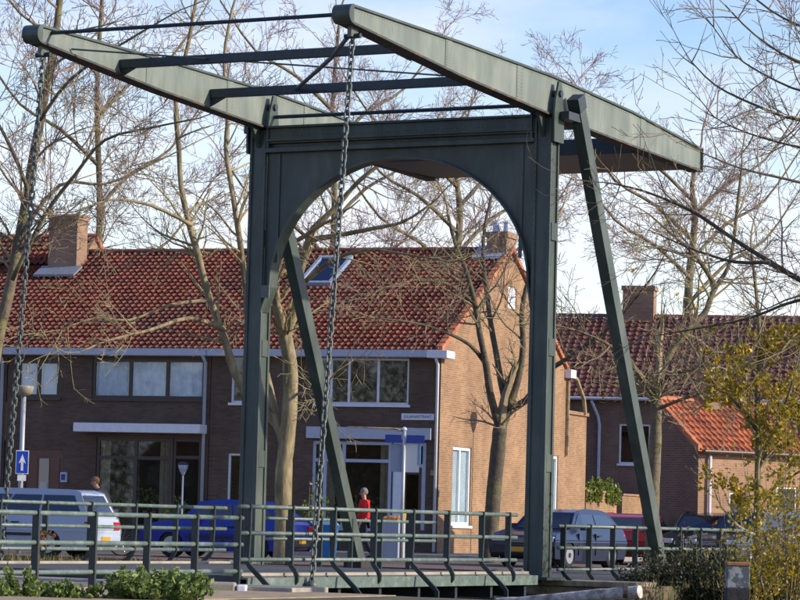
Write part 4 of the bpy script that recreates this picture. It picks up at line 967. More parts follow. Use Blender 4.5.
tree('street_tree', 'mossy bare tree right of the near back strut', 70,
     [([(650, 575), (652, 520), (654, 470), (656, 425), (656, 395)], 0.17, 0.13, 0.0),
      ([(656, 398), (662, 370), (675, 345), (692, 325), (705, 313), (711, 297), (717, 285), (728, 268), (733, 245), (737, 210), (742, 165)], 0.11, 0.03, 1.0),
      ([(716, 287), (702, 264), (690, 250), (672, 234), (650, 215)], 0.07, 0.02, -1.5),
      ([(656, 400), (640, 375), (622, 355), (600, 340), (575, 330)], 0.08, 0.02, -1.0),
      ([(657, 395), (668, 375), (690, 370), (720, 360), (760, 362)], 0.07, 0.02, -1.5),
      ([(656, 410), (680, 400), (705, 392), (735, 380)], 0.05, 0.015, -1.0)],
     MT['bark'], MT['twig_moss'], 57, spread=2.3, dens=3.0, start=0.9, P=dict(kids=(2.8, 4.4, 5.2), up=0.03), leaves=MT['leafy'], leafn=90, leafsize=0.06)
tree('street_tree', 'thin tree with sparse yellow leaves in front of the orange outhouse', 62,
     [([(757, 590), (757, 520), (758, 460), (757, 400), (760, 350), (757, 300), (752, 255)], 0.085, 0.03, 0.0),
      ([(757, 470), (775, 430), (790, 390), (800, 350)], 0.05, 0.015, -1.0),
      ([(757, 430), (735, 400), (715, 385), (700, 360)], 0.05, 0.015, -1.0),
      ([(758, 380), (785, 345), (810, 320)], 0.05, 0.015, 1.0),
      ([(758, 500), (785, 480), (812, 465)], 0.04, 0.015, -1.0)],
     MT['bark'], MT['twig_moss'], 61, spread=1.7, dens=3.6, start=0.12, P=dict(kids=(3.0, 3.6, 4.0)), leaves=MT['leafy'], leafn=9500, leafsize=0.052,
     leafbox=lambda c: c.z < 5.2 and c.x > 6.2)
# bare trees behind the houses
for k, (x, dd, h, sd, lab) in enumerate(((95, 118, -40, 71, 'tall bare tree rising behind the left chimney'), (330, 121, 15, 72, 'tall bare tree showing through the balance frame'), (455, 116, 130, 73, 'low bare tree behind the ridge seen inside the arch'), (690, 125, 150, 74, 'bare tree behind the plum roof at the right'))):
    lim = [([(x, 560), (x+4, 400), (x-2, 300), (x+5, 220), (x+2, (220+h)/2), (x+10, h)], 0.26, 0.06, 0)]
    for q in range(6):
        y0 = 300-(300-h)*q/7.5; s_ = -1 if q % 2 else 1
        lim.append(([(x+2, y0), (x+s_*35, y0-35), (x+s_*75, y0-60), (x+s_*(110), y0-110)], 0.09, 0.03, 4*s_))
    tree('background_tree', lab, dd, lim, MT['bark'], MT['twig_far'], sd, spread=3.4, dens=0.75, start=0.45, group='bare trees behind the houses', P=dict(rmin=0.008, kids=(2.6, 3.9, 5.0)))
# unseen autumn trees added behind the viewpoint for the ground-floor windows to mirror
def tree_belt():
    rnd = random.Random(77); m = MB(); st = MB()
    for k in range(26):
        c = Vector((-120+k*5.6+rnd.uniform(-1.5, 1.5), -22+rnd.uniform(-4, 4), 0)); h = rnd.uniform(11, 16)
        st.tube([c, c+Vector((rnd.uniform(-.4, .4), 0, h*0.5)), c+Vector((rnd.uniform(-.8, .8), 0, h*0.9))], [0.25, 0.18, 0.05], 6)
        fine = c.x < -62
        for q in range(5200 if fine else 1100):
            z = rnd.uniform(0.6, h); rr = 3.4*math.sqrt(rnd.random())*(1-0.45*abs(z/h-0.45)); a = rnd.uniform(0, 6.28)
            leaf(m, rnd, c+Vector((math.cos(a)*rr, math.sin(a)*rr, z)), rnd.uniform(0.07, 0.17) if fine else rnd.uniform(0.18, 0.40))
    n0 = len(m.v); o = m.build('tree_belt', leaf_mat('autumn_mass', (0.30, 0.19, 0.03), (0.10, 0.09, 0.02)), fixn=False); tag(o, 'unseen mass of autumn trees added behind the viewpoint', 'trees', kind='stuff')
tree_belt()
def unseen_house(x0, lab):  # houses added out of view to block sky gaps in the window reflections
    e = empty('unseen_house', (x0, -36, 0)); tag(e, lab, 'house', 'unseen houses added behind the viewpoint')
    FB = lambda a, n, z: (a, n, z); ops = [(x, x+1.6, z, z+1.4) for x in (1.2, 4.6, 8.0) for z in (0.9, 3.6)]
    m = MB(); wall_grid(m, 0, 11, 0, 5.6, ops, FB); m.build('front_wall', MT['oldbrick'], e)
    for o in ops: window(e, FB, *o, cols=((o[0]+o[1])/2,))
    MB().prism([(0.3, 5.5), (-4, 9.0), (-8.3, 5.5)], lambda y, z, t: (t, y, z), -0.1, 11.1).build('roof', MT['tile_dark'], e)
    m = MB(); m.quad((0, 0, 0), (0, -8, 0), (0, -8, 5.6), (0, 0, 5.6)); m.quad((11, 0, 0), (11, -8, 0), (11, -8, 5.6), (11, 0, 5.6)); m.quad((0, -8, 0), (11, -8, 0), (11, -8, 5.6), (0, -8, 5.6)); m.build('side_walls', MT['oldbrick'], e)
for k, q in enumerate(('westernmost brown brick house', 'second brown brick house from the west', 'middle brown brick house of five', 'second brown brick house from the east', 'easternmost brown brick house')): unseen_house(-126+k*11.6, q+' added behind the viewpoint')
# foreground tree whose limbs reach in from the right
tree('foreground_tree', 'near bare tree reaching in from the right edge over the beam tail', 40,
     [([(960, 640), (955, 520), (945, 400), (930, 300), (915, 200), (900, 100), (890, 0), (885, -120)], 0.24, 0.10, 0.0),
      ([(935, 330), (880, 315), (830, 296), (800, 280), (770, 262), (735, 240), (700, 216), (672, 202), (640, 190), (610, 183)], 0.052, 0.010, 1.0),
      ([(932, 310), (860, 300), (800, 300), (750, 318), (700, 328), (660, 335)], 0.030, 0.008, 1.5),
      ([(918, 215), (850, 195), (790, 180), (740, 168), (700, 152)], 0.028, 0.008, -1.0),
      ([(905, 130), (850, 110), (800, 120), (755, 105), (715, 85), (690, 60)], 0.028, 0.008, 0.5),
      ([(895, 60), (840, 70), (795, 60), (755, 35), (725, 5)], 0.028, 0.008, -0.5),
      ([(890, 20), (830, 10), (780, -15), (740, -50)], 0.026, 0.008, 1.0),
      ([(770, 262), (735, 262), (695, 250), (660, 235)], 0.03, 0.008, 0.6),
      ([(910, 160), (860, 150), (815, 150), (770, 140), (735, 128), (705, 112)], 0.024, 0.007, 1.5),
      ([(892, 40), (850, 40), (810, 30), (770, 10), (735, -20), (715, -40)], 0.024, 0.007, 2.0),
      ([(900, 95), (845, 92), (805, 92), (765, 75), (735, 55), (712, 25)], 0.024, 0.007, 1.0)],
     MT['bark_dark'], MT['twig'], 83, spread=1.35, dens=3.4, start=0.5, P=dict(rmin=0.0038, kids=(3.4, 5.4, 5.5), up=0.06), skip=(0,))

# ================================================================== SHRUBS AND PLANTS
def shrub(name, lab, cen, rad, n, mleaf, size, seed, cat='shrub', stems=True, flat=0.3, group=None, shape=None, stem_mat=None, fan=0.35):
    rnd = random.Random(seed); cen = Vector(cen); e = empty(name, cen); tag(e, lab, cat, group)
    m = MB(); st = MB(); tips = []
    for k in range(max(6, n//60)):
        a = rnd.uniform(0, 2*math.pi); rr = math.sqrt(rnd.random()); x, y = math.cos(a)*rr*rad[0], math.sin(a)*rr*rad[1]
        h = rad[2]*(1-0.55*rr*rr)*rnd.uniform(0.6, 1.1); p0 = Vector((x*fan, y*fan, -0.05)); p1 = Vector((x, y, h)); pm = p0.lerp(p1, 0.5)+rvec(rnd)*0.06
        st.tube([p0, pm, p1], [0.009, 0.006, 0.003], 4, cap=False); tips.append((p0, pm, p1))
    for k in range(n):
        p0, pm, p1 = rnd.choice(tips); t = rnd.uniform(0.15, 1.05); p = p0.lerp(p1, t)+rvec(rnd)*(0.10*max(rad[2], 0.4))
        leaf(m, rnd, p, size*rnd.uniform(0.55, 1.25), flat)
    st.build('stems', stem_mat or MT['twig'], e, fixn=False); tag(m.build('leaves', mleaf, e, fixn=False), kind='stuff')
    return e
def atz(px, py, d, z): p = at(px, py, d); p.z = z; return p
shrub('ivy_bush', 'low leafy green bush at the bottom left corner', atz(22, 590, 35.9, -0.06), (0.75, 0.5, 0.36), 2400, MT['leafg'], 0.042, 1)
shrub('ivy_bush', 'low green bush beside the curved railing post at the left', atz(82, 590, 35.8, -0.08), (0.45, 0.45, 0.22), 1100, MT['leafg'], 0.04, 2)
shrub('ivy_bush', 'bright leafy green mound in front of the sandy abutment', atz(158, 590, 36.0, -0.06), (0.72, 0.5, 0.46), 3800, MT['leafg'], 0.044, 3)
k = 0
for x, y, d, rx, rz, n in ((655, 590, 53.4, 0.75, 1.05, 3600), (690, 585, 53.6, 0.8, 1.25, 4600), (722, 590, 53.2, 0.75, 1.15, 4000), (765, 590, 53.6, 0.9, 1.2, 4600), (808, 590, 53.0, 0.8, 1.1, 3400)):
    shrub('bramble_bush', ['dark bramble bush right of the fender log end', 'dark bramble bush below the right railing', 'dark bramble bush left of the mooring post', 'dark bramble bush right of the mooring post', 'dark bramble bush at the lower right corner'][k], atz(x, y, d, -0.55), (rx, 0.8, rz+0.15), n, MT['leafd'], 0.040, 10+k, group='dark brambles on the canal bank'); k += 1
shrub('yellow_leaf_bush', 'yellow leaved bush at the right picture edge', atz(790, 590, 50.5, -0.3), (1.15, 0.7, 3.5), 2600, MT['leafy'], 0.043, 21)
shrub('yellow_leaf_bush', 'thin yellow leaved shoot above the mooring post', atz(748, 590, 51.5, -0.3), (0.75, 0.5, 2.6), 800, MT['leafy'], 0.040, 22)
shrub('ivy_cover', 'green ivy spilling over the brick garden wall', Hs(0.0, 17.0, 1.80), (1.9, 0.35, 0.78), 3000, MT['leafvine'], 0.07, 24, fan=1.0).rotation_euler = (0, 0, R_(90)-TH)
shrub('wall_plant', 'light green plant against the white bay window', Hs(-3.3, -1.0, 0.12), (0.42, 0.4, 2.0), 330, MT['leafvine'], 0.07, 25)
shrub('hedge_plant', 'green plant below the brown bay window', Hs(-7.75, -0.7, 0.12), (0.55, 0.4, 1.5), 500, MT['leafvine'], 0.06, 26)
shrub('hedge_plant', 'small green plant beside the lower left window', Hs(-6.0, -0.7, 0.12), (0.45, 0.35, 1.2), 300, MT['leafvine'], 0.06, 27)
shrub('hedge_plant', 'small green plant beside the brown front door', Hs(-13.2, -0.7, 0.12), (0.5, 0.35, 1.5), 350, MT['leafvine'], 0.06, 28)
# grass and weeds on the far bank
def weeds():
    rnd = random.Random(5); m = MB()
    for k in range(4200):
        if k < 3200: p = B(rnd.uniform(-0.7, -2.6), rnd.uniform(6.6, 24), 0)
        elif k < 4200: p = B(rnd.uniform(-0.7, -5), rnd.uniform(-1.7, -14), 0)
        else: p = B(rnd.uniform(10.9, 20), rnd.uniform(-0.3, -2.9), 0)
        h = rnd.uniform(0.06, 0.22) if k < 4200 else rnd.uniform(0.02, 0.08); a = rnd.uniform(0, 6.28); dx, dy = math.cos(a)*0.02, math.sin(a)*0.02; l_ = rvec(rnd)*0.07
        m.quad((p.x-dx, p.y-dy, -0.02), (p.x+dx, p.y+dy, -0.02), (p.x+l_.x, p.y+l_.y, h))
    o = m.build('bank_grass', leaf_mat('dry_grass', (0.20, 0.15, 0.05), (0.09, 0.11, 0.025)), fixn=False); tag(o, 'dry grass and weeds along the canal banks', 'grass', kind='stuff')
weeds()
def dry_weed():
    b = atz(33, 590, 38.6, 0.0); e = empty('dry_weed', b); tag(e, 'withered orange brown weed stalk in front of the left railing', 'weed'); rnd = random.Random(8)
    top = at(41, 535, 38.6)-b
    MB().tube([Vector((0, 0, 0)), top*0.5+Vector((0.03, 0, 0)), top], [0.008, 0.007, 0.004], 5).build('stalk', MT['leafdry'], e)
    for px, py in ((38, 551), (41, 548), (45, 534), (49, 533), (40, 536), (53, 537), (36, 534), (44, 539), (37, 546)):
        m = MB(); 
        for k in range(2): leaf(m, rnd, at(px, py, 38.6)-b+rvec(rnd)*0.02, 0.055)
        m.build('leaf', MT['leafdry'], e)
    for px0, py0, px1, py1 in ((6, 590, 9, 548), (12, 590, 6, 556)):
        MB().tube([at(px0, py0, 38.7)-b, at(px1, py1, 38.7)-b], [0.006, 0.003], 4).build('stalk', MT['leafdry'], e)
dry_weed()

# fender log, mooring post, stones
def fender():
    e = empty('fender_log', B(5.4, -4.0, -1.25)); tag(e, 'weathered grey fender log lying along the canal at the bottom edge', 'log')
    A = at(498, 604, 46.2); Bq = at(640, 592, 45.0); rnd = random.Random(2)
    pts = [A.lerp(Bq, i/14)+Vector((0, 0, rnd.uniform(-.006, .006))) for i in range(15)]
    MB().tube([p-e.location for p in pts], [0.085+0.02*i/14+rnd.uniform(-.006, .006) for i in range(15)], 14).build('log', MT['wood'], e, smooth=False)
    MB().tube([Bq-e.location+Vector((-0.25, 0.05, 0.02)), Bq-e.location+Vector((-0.19, 0.05, 0.02))], 0.118, 14).build('iron_band', MT['rust'], e)
    for t in (0.1, 0.55, 0.93):
        p = A.lerp(Bq, t)-e.location+Vector((0, 0.2, 0)); MB().tube([p+Vector((0, 0, 0.02)), p+Vector((0, 0, -1.6))], 0.09, 10).build('pile', MT['darkwood'], e)
fender()
def mooring():
    b = atz(737, 590, 46, -1.4); e = empty('mooring_post', b); tag(e, 'square tarred mooring post with pale top and orange cap', 'mooring post')
    z1 = at(737, 562, 46).z-b.z
    MB().box((-0.18, -0.18, 0), (0.18, 0.18, z1-0.40)).build('post', MT['darkwood'], e, bevel=0.012)
    MB().box((-0.172, -0.172, z1-0.398), (0.172, 0.172, z1-0.06)).build('painted_top', mat('flaking_grey', (0.10, 0.115, 0.12), 0.7, col2=(0.36, 0.36, 0.34), vscale=6, c2pos=(0.48, 0.56)), e, bevel=0.012)
    MB().box((-0.18, -0.18, z1-0.058), (0.18, 0.18, z1)).build('cap', MT['orangewood'], e, bevel=0.012)
mooring()
def edge_stone():
    b = atz(232, 596, 41.2, 0); e = empty('edging_stone', b); tag(e, 'pale stone block on the sand left of the moving deck', 'stone')
    MB().box((-0.35, -0.2, -0.25), (0.05, 0.2, 0.10)).build('block', MT['concrete'], e, bevel=0.03); MB().box((0.07, -0.2, -0.25), (0.20, 0.2, 0.07)).build('block', MT['white'], e, bevel=0.02)
edge_stone()

# ================================================================== STREET FURNITURE
def lamp_left():
    b = atz(18, 560, 70, 0.0); e = empty('street_lamp', b); tag(e, 'grey street lamp with shallow cream shade beside the far chain', 'street lamp')
    h = at(22, 396, 70).z; MB().tube([(0, 0, 0), (0, 0, h)], 0.055, 12).build('pole', MT['pole'], e, smooth=True)
    MB().lathe([(0.06, 0), (0.15, 0.03), (0.20, 0.08), (0.235, 0.20), (0.22, 0.235), (0.10, 0.25), (0.03, 0.255)], 20, (0, 0, h)).build('lamp_shade', mat('lamp_cream', (0.30, 0.265, 0.19), 0.5), e, smooth=True)
    # one-way sign
    sb = atz(21, 458, 69.8, 0); s = empty('one_way_sign', Vector((b.x+0.03, b.y-0.09, at(21, 474, 69.9).z)), R_(6)); tag(s, 'blue rectangular traffic sign with white upward arrow', 'traffic sign')
    MB().box((-0.15, -0.008, 0), (0.15, 0.008, 0.55)).build('border', MT['white'], s); MB().box((-0.132, -0.012, 0.018), (0.132, -0.009, 0.532)).build('panel', MT['signblue'], s)
    m = MB(); m.quad((-0.028, -0.014, 0.08), (0.028, -0.014, 0.08), (0.028, -0.014, 0.30), (-0.028, -0.014, 0.30)); m.quad((-0.085, -0.014, 0.24), (0.0, -0.014, 0.30), (0.085, -0.014, 0.24), (0.0, -0.014, 0.46)); m.build('arrow', MT['white'], s, fixn=False)
    MB().box((-0.10, -0.008, -0.16), (0.10, 0.008, -0.02)).build('lower_plate', MT['white'], s)
lamp_left()
def cone_lamp(lab, base, h, k=1.0, kw=None):
    kw = kw or k
    e = empty('lantern_post', base); tag(e, lab, 'street lamp', 'cone lantern posts')
    MB().tube([(0, 0, 0), (0, 0, h-0.3*k)], [0.035, 0.024], 10).build('pole', MT['signgrey'], e)
    MB().lathe([(0.022*k, 0), (0.06*kw, 0.06*k), (0.125*kw, 0.20*k), (0.15*kw, 0.31*k)], 16, (0, 0, h-0.36*k)).build('lantern', MT['signgrey'], e, smooth=True)
    MB().lathe([(0.152*kw, 0), (0.14*kw, 0.05*k), (0.06*kw, 0.09*k), (0.01*k, 0.10*k)], 16, (0, 0, h-0.048*k)).build('cap', MT['dark'], e, smooth=True)
cone_lamp('small lantern post in front of the white downpipe', Hs(-7.25, -1.2, 0.12), 2.35)
# its twin stands behind the right bridge post and throws its shadow on the gable
tgt = Hs(0, 3.05, 3.85); tt = 2.15; lp = tgt + SUN_D*tt
cone_lamp('lantern post standing before the orange gable', Vector((lp.x, lp.y, 0.0)), lp.z+0.22, 1.35, 2.2)
def sign_post():
    b = atz(401, 560, 73, 0); e = empty('signpost', b); tag(e, 'grey signpost with two navy direction boards and grey panel', 'signpost')
    zt = at(404, 431, 73).z; MB().tube([(0, 0, 0), (0, 0, zt)], 0.045, 12).build('pole', MT['pole'], e, smooth=True)
    z0, z1 = at(402, 443, 73).z, at(402, 435, 73).z
    MB().box((-0.46, -0.06, z0), (-0.06, -0.045, z1)).build('direction_board', MT['navy'], e); MB().box((0.05, -0.06, z0), (0.50, -0.045, z1)).build('direction_board', MT['navy'], e)
    z2, z3 = at(402, 472, 73).z, at(402, 444, 73).z
    MB().box((-0.32, 0.05, z2), (0.38, 0.07, z3)).build('panel', MT['signgrey'], e)
    MB().box((0.382, 0.04, z2+0.2), (0.42, 0.08, z3+0.02)).build('panel_edge', mat('edge_blue', (0.12, 0.35, 0.6), 0.4), e)
    MB().tube([(0, 0, zt), (-0.25, -0.05, zt+0.05), (-1.4, -0.15, zt+0.06)], [0.03, 0.025, 0.012], 8).build('lamp_arm', MT['stone'], e); MB().lathe([(0.03, 0), (0.07, 0.03), (0.05, 0.08), (0.01, 0.1)], 12, (0, 0, zt)).build('pole_cap', MT['white'], e)
sign_post()
def planter():
    b = Hs(0.3, -4.6, 0.0); e = empty('flower_planter', b, -TH); tag(e, 'grey planter with orange flowers behind the bridge railing', 'planter')
    MB().box((-0.25, -0.2, 0), (0.25, 0.2, 0.95)).build('box', MT['signgrey'], e, bevel=0.02); rnd = random.Random(4); m = MB()
    for k in range(160): leaf(m, rnd, Vector((rnd.uniform(-0.24, 0.24), rnd.uniform(-0.18, 0.18), 0.95+rnd.uniform(0, 0.16))), 0.05)
    tag(m.build('flowers', leaf_mat('flower_mix', (0.6, 0.22, 0.03), (0.65, 0.45, 0.2)), e, fixn=False), kind='stuff')
    b = Hs(0.78, -5.1, 0.0); e = empty('marker_post', b, -TH); tag(e, 'short post with yellow top beside the planter', 'post')
    MB().tube([(0, 0, 0), (0, 0, 1.05)], 0.06, 10).build('post', MT['pole'], e); MB().lathe([(0.07, 0), (0.075, 0.12), (0.05, 0.22), (0.01, 0.25)], 12, (0, 0, 1.05)).build('yellow_top', MT['plate_y'], e)
planter()
def blue_bin():
    b = atz(326, 560, 70, 0); e = empty('waste_bin', b, R_(-20)); tag(e, 'bright blue bin with pale lid behind the near chain', 'bin')
    MB().hexa([(-0.17, -0.2, 0.1), (0.17, -0.2, 0.1), (0.17, 0.2, 0.1), (-0.17, 0.2, 0.1), (-0.21, -0.24, 0.85), (0.21, -0.24, 0.85), (0.21, 0.24, 0.85), (-0.21, 0.24, 0.85)]).build('body', mat('bin_blue', (0.01, 0.16, 0.42), 0.4), e, bevel=0.02)
    MB().hexa([(-0.23, -0.26, 0.852), (0.23, -0.26, 0.852), (0.23, 0.26, 0.852), (-0.23, 0.26, 0.852), (-0.16, -0.2, 0.95), (0.16, -0.2, 0.95), (0.16, 0.2, 0.95), (-0.16, 0.2, 0.95)]).build('lid', mat('bin_lid', (0.3, 0.5, 0.62), 0.4), e, bevel=0.02)
    for y in (-0.15, 0.15): MB().tube([(-0.2, y, 0.1), (-0.14, y, 0.1)], 0.1, 14).build('wheel', MT['tyre'], e)
blue_bin()

# ================================================================== VEHICLES
def car(name, lab, loc, ang, L_, Wd, H, paint, kind='hatch', plate='front', group='cars parked along the street', coat=0.8):
    """local -x is the front; ground at z = 0"""
    e = empty(name, loc, ang); tag(e, lab, 'car', group); h = L_/2; hw = Wd/2
    wr, arch = 0.30, 0.35; xf, xr = -h+0.78, h-(0.80 if kind != 'estate' else 0.95); zb = 0.86
    hood = -h+1.05; rearb = h-0.10 if kind in ('hatch', 'estate', 'suv') else h-0.85
    def arc_(cx):
        return [(cx+arch*math.cos(t), 0.30+arch*math.sin(t)) for t in [math.pi*i/10-0.2*(1-i/5) for i in range(11)]]
    prof_old = [(-h+0.05, 0.24), (-h, 0.40), (-h+0.02, 0.60), (-h+0.10, 0.70), (-h+0.45, 0.80), (hood, zb+0.02), (0, zb+0.04), (rearb, zb+0.06)]
    zs_ = 0.62
    lowp = [(-h+0.05, 0.24), (-h, 0.40), (-h, zs_), (h, zs_), (h-0.01, 0.40), (h-0.08, 0.24)]
    lowp += [(xr+arch*0.98, 0.23)]+arc_(xr)[1:-1]+[(xr-arch*0.98, 0.20), (xf+arch*0.98, 0.20)]+arc_(xf)[1:-1]+[(xf-arch*0.98, 0.23)]
    upp = [(-h, zs_), (-h+0.03, 0.68), (-h+0.14, 0.745), (-h+0.5, 0.82), (hood, zb+0.02), (rearb, zb+0.06)]
    upp += [(h-0.03, zb+0.0), (h, zs_)] if rearb > h-0.3 else [(h-0.05, zb+0.02), (h-0.01, zb-0.08), (h, zs_)]
    def tier(nm, pts, yf, par, bev):
        m = MB(); N = len(pts); m.v += [(x, -yf(z), z) for x, z in pts]+[(x, yf(z), z) for x, z in pts]
        m.f.append(list(range(N))); m.f.append(list(range(N, 2*N))[::-1])
        for i in range(N): m.f.append([i, (i+1) % N, N+(i+1) % N, N+i])
        return m.build(nm, paint, par, bevel=bev)
    body = tier('body', lowp, lambda z: hw*(0.965+0.035*(z-0.2)/0.42), e, 0.03)
    tier('shoulder', upp, lambda z: hw*(1.0-0.11*(z-zs_)/(zb+0.06-zs_)), body, 0.03)
    # cabin
    if kind == 'estate': top = [(hood-0.05, zb), (-0.55, H-0.06), (-0.1, H), (h-0.55, H-0.01), (h-0.32, H-0.06), (h-0.06, zb+0.03)]
    elif kind == 'suv': top = [(hood+0.05, zb), (-0.45, H-0.05), (0, H), (h-0.5, H-0.01), (h-0.3, H-0.06), (h-0.05, zb+0.03)]
    elif kind == 'hatch': top = [(hood-0.05, zb), (-0.45, H-0.07), (0.1, H), (h-0.95, H-0.03), (h-0.65, H-0.09), (h-0.12, zb+0.04)]
    else: top = [(hood+0.05, zb), (-0.35, H-0.05), (0.15, H), (0.75, H-0.04), (h-0.72, zb+0.04)]
    wy = lambda z: hw*(0.89-0.20*max(0, (z-zb)/(H-zb)))
    m = MB(); K = len(top); m.v += [(x, -wy(z), z) for x, z in top]+[(x, wy(z), z) for x, z in top]
    m.f.append(list(range(K))); m.f.append(list(range(K, 2*K))[::-1])
    for i in range(K): m.f.append([i, (i+1) % K, K+(i+1) % K, K+i])
    cab = m.build('cabin', paint, e, bevel=0.03)
    # glazing
    z0, z1 = zb+0.07, H-0.11
    def edge(i, z):
        (xa, za), (xb, zb_) = top[i], top[i+1]; return xa+(xb-xa)*(z-za)/(zb_-za) if abs(zb_-za) > 1e-6 else xa
    xa0, xa1 = edge(0, z0)+0.12, edge(0, z1)+0.14; xb0, xb1 = edge(K-2, z0)-0.12, edge(K-2, z1)-0.14
    cuts = [0.5] if kind in ('hatch', 'saloon') else [0.34, 0.66]
    for s in (-1, 1):
        fr = [0]+cuts+[1]
        for f0, f1 in zip(fr, fr[1:]):
            g0, g1 = f0+(0.012 if f0 else 0), f1-(0.012 if f1 < 1 else 0)
            P = [(xa0+(xb0-xa0)*g0, z0), (xa0+(xb0-xa0)*g1, z0), (xa1+(xb1-xa1)*g1, z1), (xa1+(xb1-xa1)*g0, z1)]
            MB().hexa([(x, s*(wy(z)+0.001), z) for x, z in P]+[(x, s*(wy(z)+0.012), z) for x, z in P]).build('side_window', MT['carwin'], e)
    def screen(nm, i, off):
        (xa, za), (xb, zb_) = top[i], top[i+1]
        dx, dz = xb-xa, zb_-za; l_ = math.hypot(dx, dz); nx, nz_ = -dz/l_, dx/l_
        P = []
        for t in (0.10, 0.90):
            x, z = xa+dx*t, za+dz*t
            for s in (-1, 1): P.append((x, s*(wy(z)-0.09), z))
        P = [P[0], P[1], P[3], P[2]]
        MB().hexa([(x+nx*0.002, y, z+nz_*0.002) for x, y, z in P]+[(x+nx*0.014, y, z+nz_*0.014) for x, y, z in P]).build(nm, MT['carwin'], e)
    screen('windscreen', 0, 1); screen('rear_window', K-2, 1)
    for x in (xf, xr):
        for s in (-1, 1):
            y1 = s*(hw-0.02); y0 = s*(hw-0.22)
            wo = MB().tube([(x, y0, wr), (x, y1-s*0.02, wr), (x, y1, wr)], [wr, wr, wr-0.03], 22).build('wheel', MT['tyre'], e)
            MB().tube([(x, y1-s*0.03, wr), (x, y1+s*0.008, wr)], wr*0.66, 18).build('rim', MT['rim'], wo)
            MB().tube([(x, y1+s*0.007, wr), (x, y1+s*0.02, wr)], wr*0.2, 10).build('hub', MT['black'], wo)
    for s in (-1, 1):
        MB().box((-h-0.015, s*hw*0.52, 0.60), (-h+0.10, s*hw*0.93, 0.72)).build('headlight', MT['clear_lamp'], e, bevel=0.01)
        MB().box((h-0.10, s*hw*0.62, 0.62), (h+0.012, s*hw*0.95, 0.80)).build('tail_light', MT['red_lamp'], e, bevel=0.01)
        MB().box((hood+0.28, s*(hw-0.02), zb+0.02), (hood+0.42, s*(hw+0.13), zb+0.15)).build('mirror', MT['black'], e, bevel=0.02)
        MB().box((0.35, s*(hw*0.985), 0.74), (0.53, s*(hw+0.012), 0.77)).build('door_handle', MT['black'], e)
        MB().box((xf+arch+0.04, s*(hw*0.97), 0.47), (xr-arch-0.04, s*(hw+0.016), 0.53)).build('side_strip', MT['black'], e)
        for x in (hood+0.22, 0.22): MB().box((x, s*(hw*0.93), 0.30), (x+0.012, s*(hw+0.004), 0.80)).build('door_gap', MT['black'], e)
    MB().box((-h-0.05, -hw*0.93, 0.30), (-h+0.12, hw*0.93, 0.50)).build('front_bumper', MT['black'] if kind != 'saloon' else paint, e, bevel=0.03)
    MB().box((h-0.12, -hw*0.93, 0.30), (h+0.05, hw*0.93, 0.50)).build('rear_bumper', MT['black'] if kind not in ('estate', 'saloon') else paint, e, bevel=0.03)
    gr = MB().box((-h-0.012, -hw*0.44, 0.54), (-h+0.05, hw*0.44, 0.70)).build('grille', MT['black'], e, bevel=0.008)
    for z in (0.58, 0.62, 0.66): MB().box((-h-0.018, -hw*0.42, z), (-h-0.011, hw*0.42, z+0.012)).build('grille_bar', MT['rim'], gr)
    MB().box((-h-0.062, -0.26, 0.36), (-h-0.05, 0.26, 0.47)).build('number_plate', MT['plate_y'], e)
    MB().box((h+0.051, -0.22, 0.39), (h+0.062, 0.22, 0.48)).build('number_plate', MT['plate_y'], e)
    # seats, so that the glass shows something
    for x in (-0.25, 0.75):
        for s in (-1, 1): MB().hexa([(x, s*0.12, 0.5), (x+0.35, s*0.12, 0.5), (x+0.35, s*0.58, 0.5), (x, s*0.58, 0.5), (x+0.22, s*0.16, 1.12), (x+0.36, s*0.16, 1.12), (x+0.36, s*0.54, 1.12), (x+0.22, s*0.54, 1.12)]).build('seat', MT['black'], e, bevel=0.03)
    return e
def paintm(n, c, rough=0.28): return mat(n, c, rough, spec=0.5, coat=0.35, var=0.03, vscale=1)
MT['carwin'] = mat('car_window', (0.02, 0.025, 0.03), 0.06, spec=0.8, coat=0.6)
def place(px, d, ang): p = at(px, 560, d); p.z = 0.004; return p
car('estate_car', 'silver estate car parked behind the left railing', place(52, 66, 0)+HR*(-0.95), -TH, 4.35, 1.70, 1.47, paintm('sky_tinted_silver', (0.42, 0.47, 0.56)), 'estate')  # silver body, with blue sky light put into the paint colour
car('hatchback', 'bright blue hatchback parked behind the left bridge post', place(226, 71.5, 0), -TH, 3.75, 1.62, 1.37, paintm('bright_blue_paint', (0.008, 0.03, 0.30)), 'hatch')
CF = math.atan2(-BU.y, -BU.x)
car('saloon_car', 'dark navy car facing the bridge with yellow number plate', place(559, 71, 0), CF, 4.0, 1.70, 1.36, paintm('navy_paint', (0.012, 0.018, 0.045)), 'hatch')
car('red_car', 'dark red car seen from behind beyond the navy car', place(634, 80, 0), CF+R_(180+10), 4.0, 1.68, 1.34, paintm('dark_red_paint', (0.28, 0.012, 0.018)), 'hatch')
car('dark_car', 'black car half hidden by brambles at the right', place(708, 80, 0), CF+R_(8), 4.1, 1.72, 1.42, paintm('black_paint', (0.012, 0.013, 0.016)), 'hatch')
car('grey_car', 'grey blue car behind the yellow leaves at the right', place(756, 79, 0), CF+R_(-14), 4.1, 1.72, 1.50, paintm('grey_blue_paint_car', (0.045, 0.055, 0.07)), 'suv')

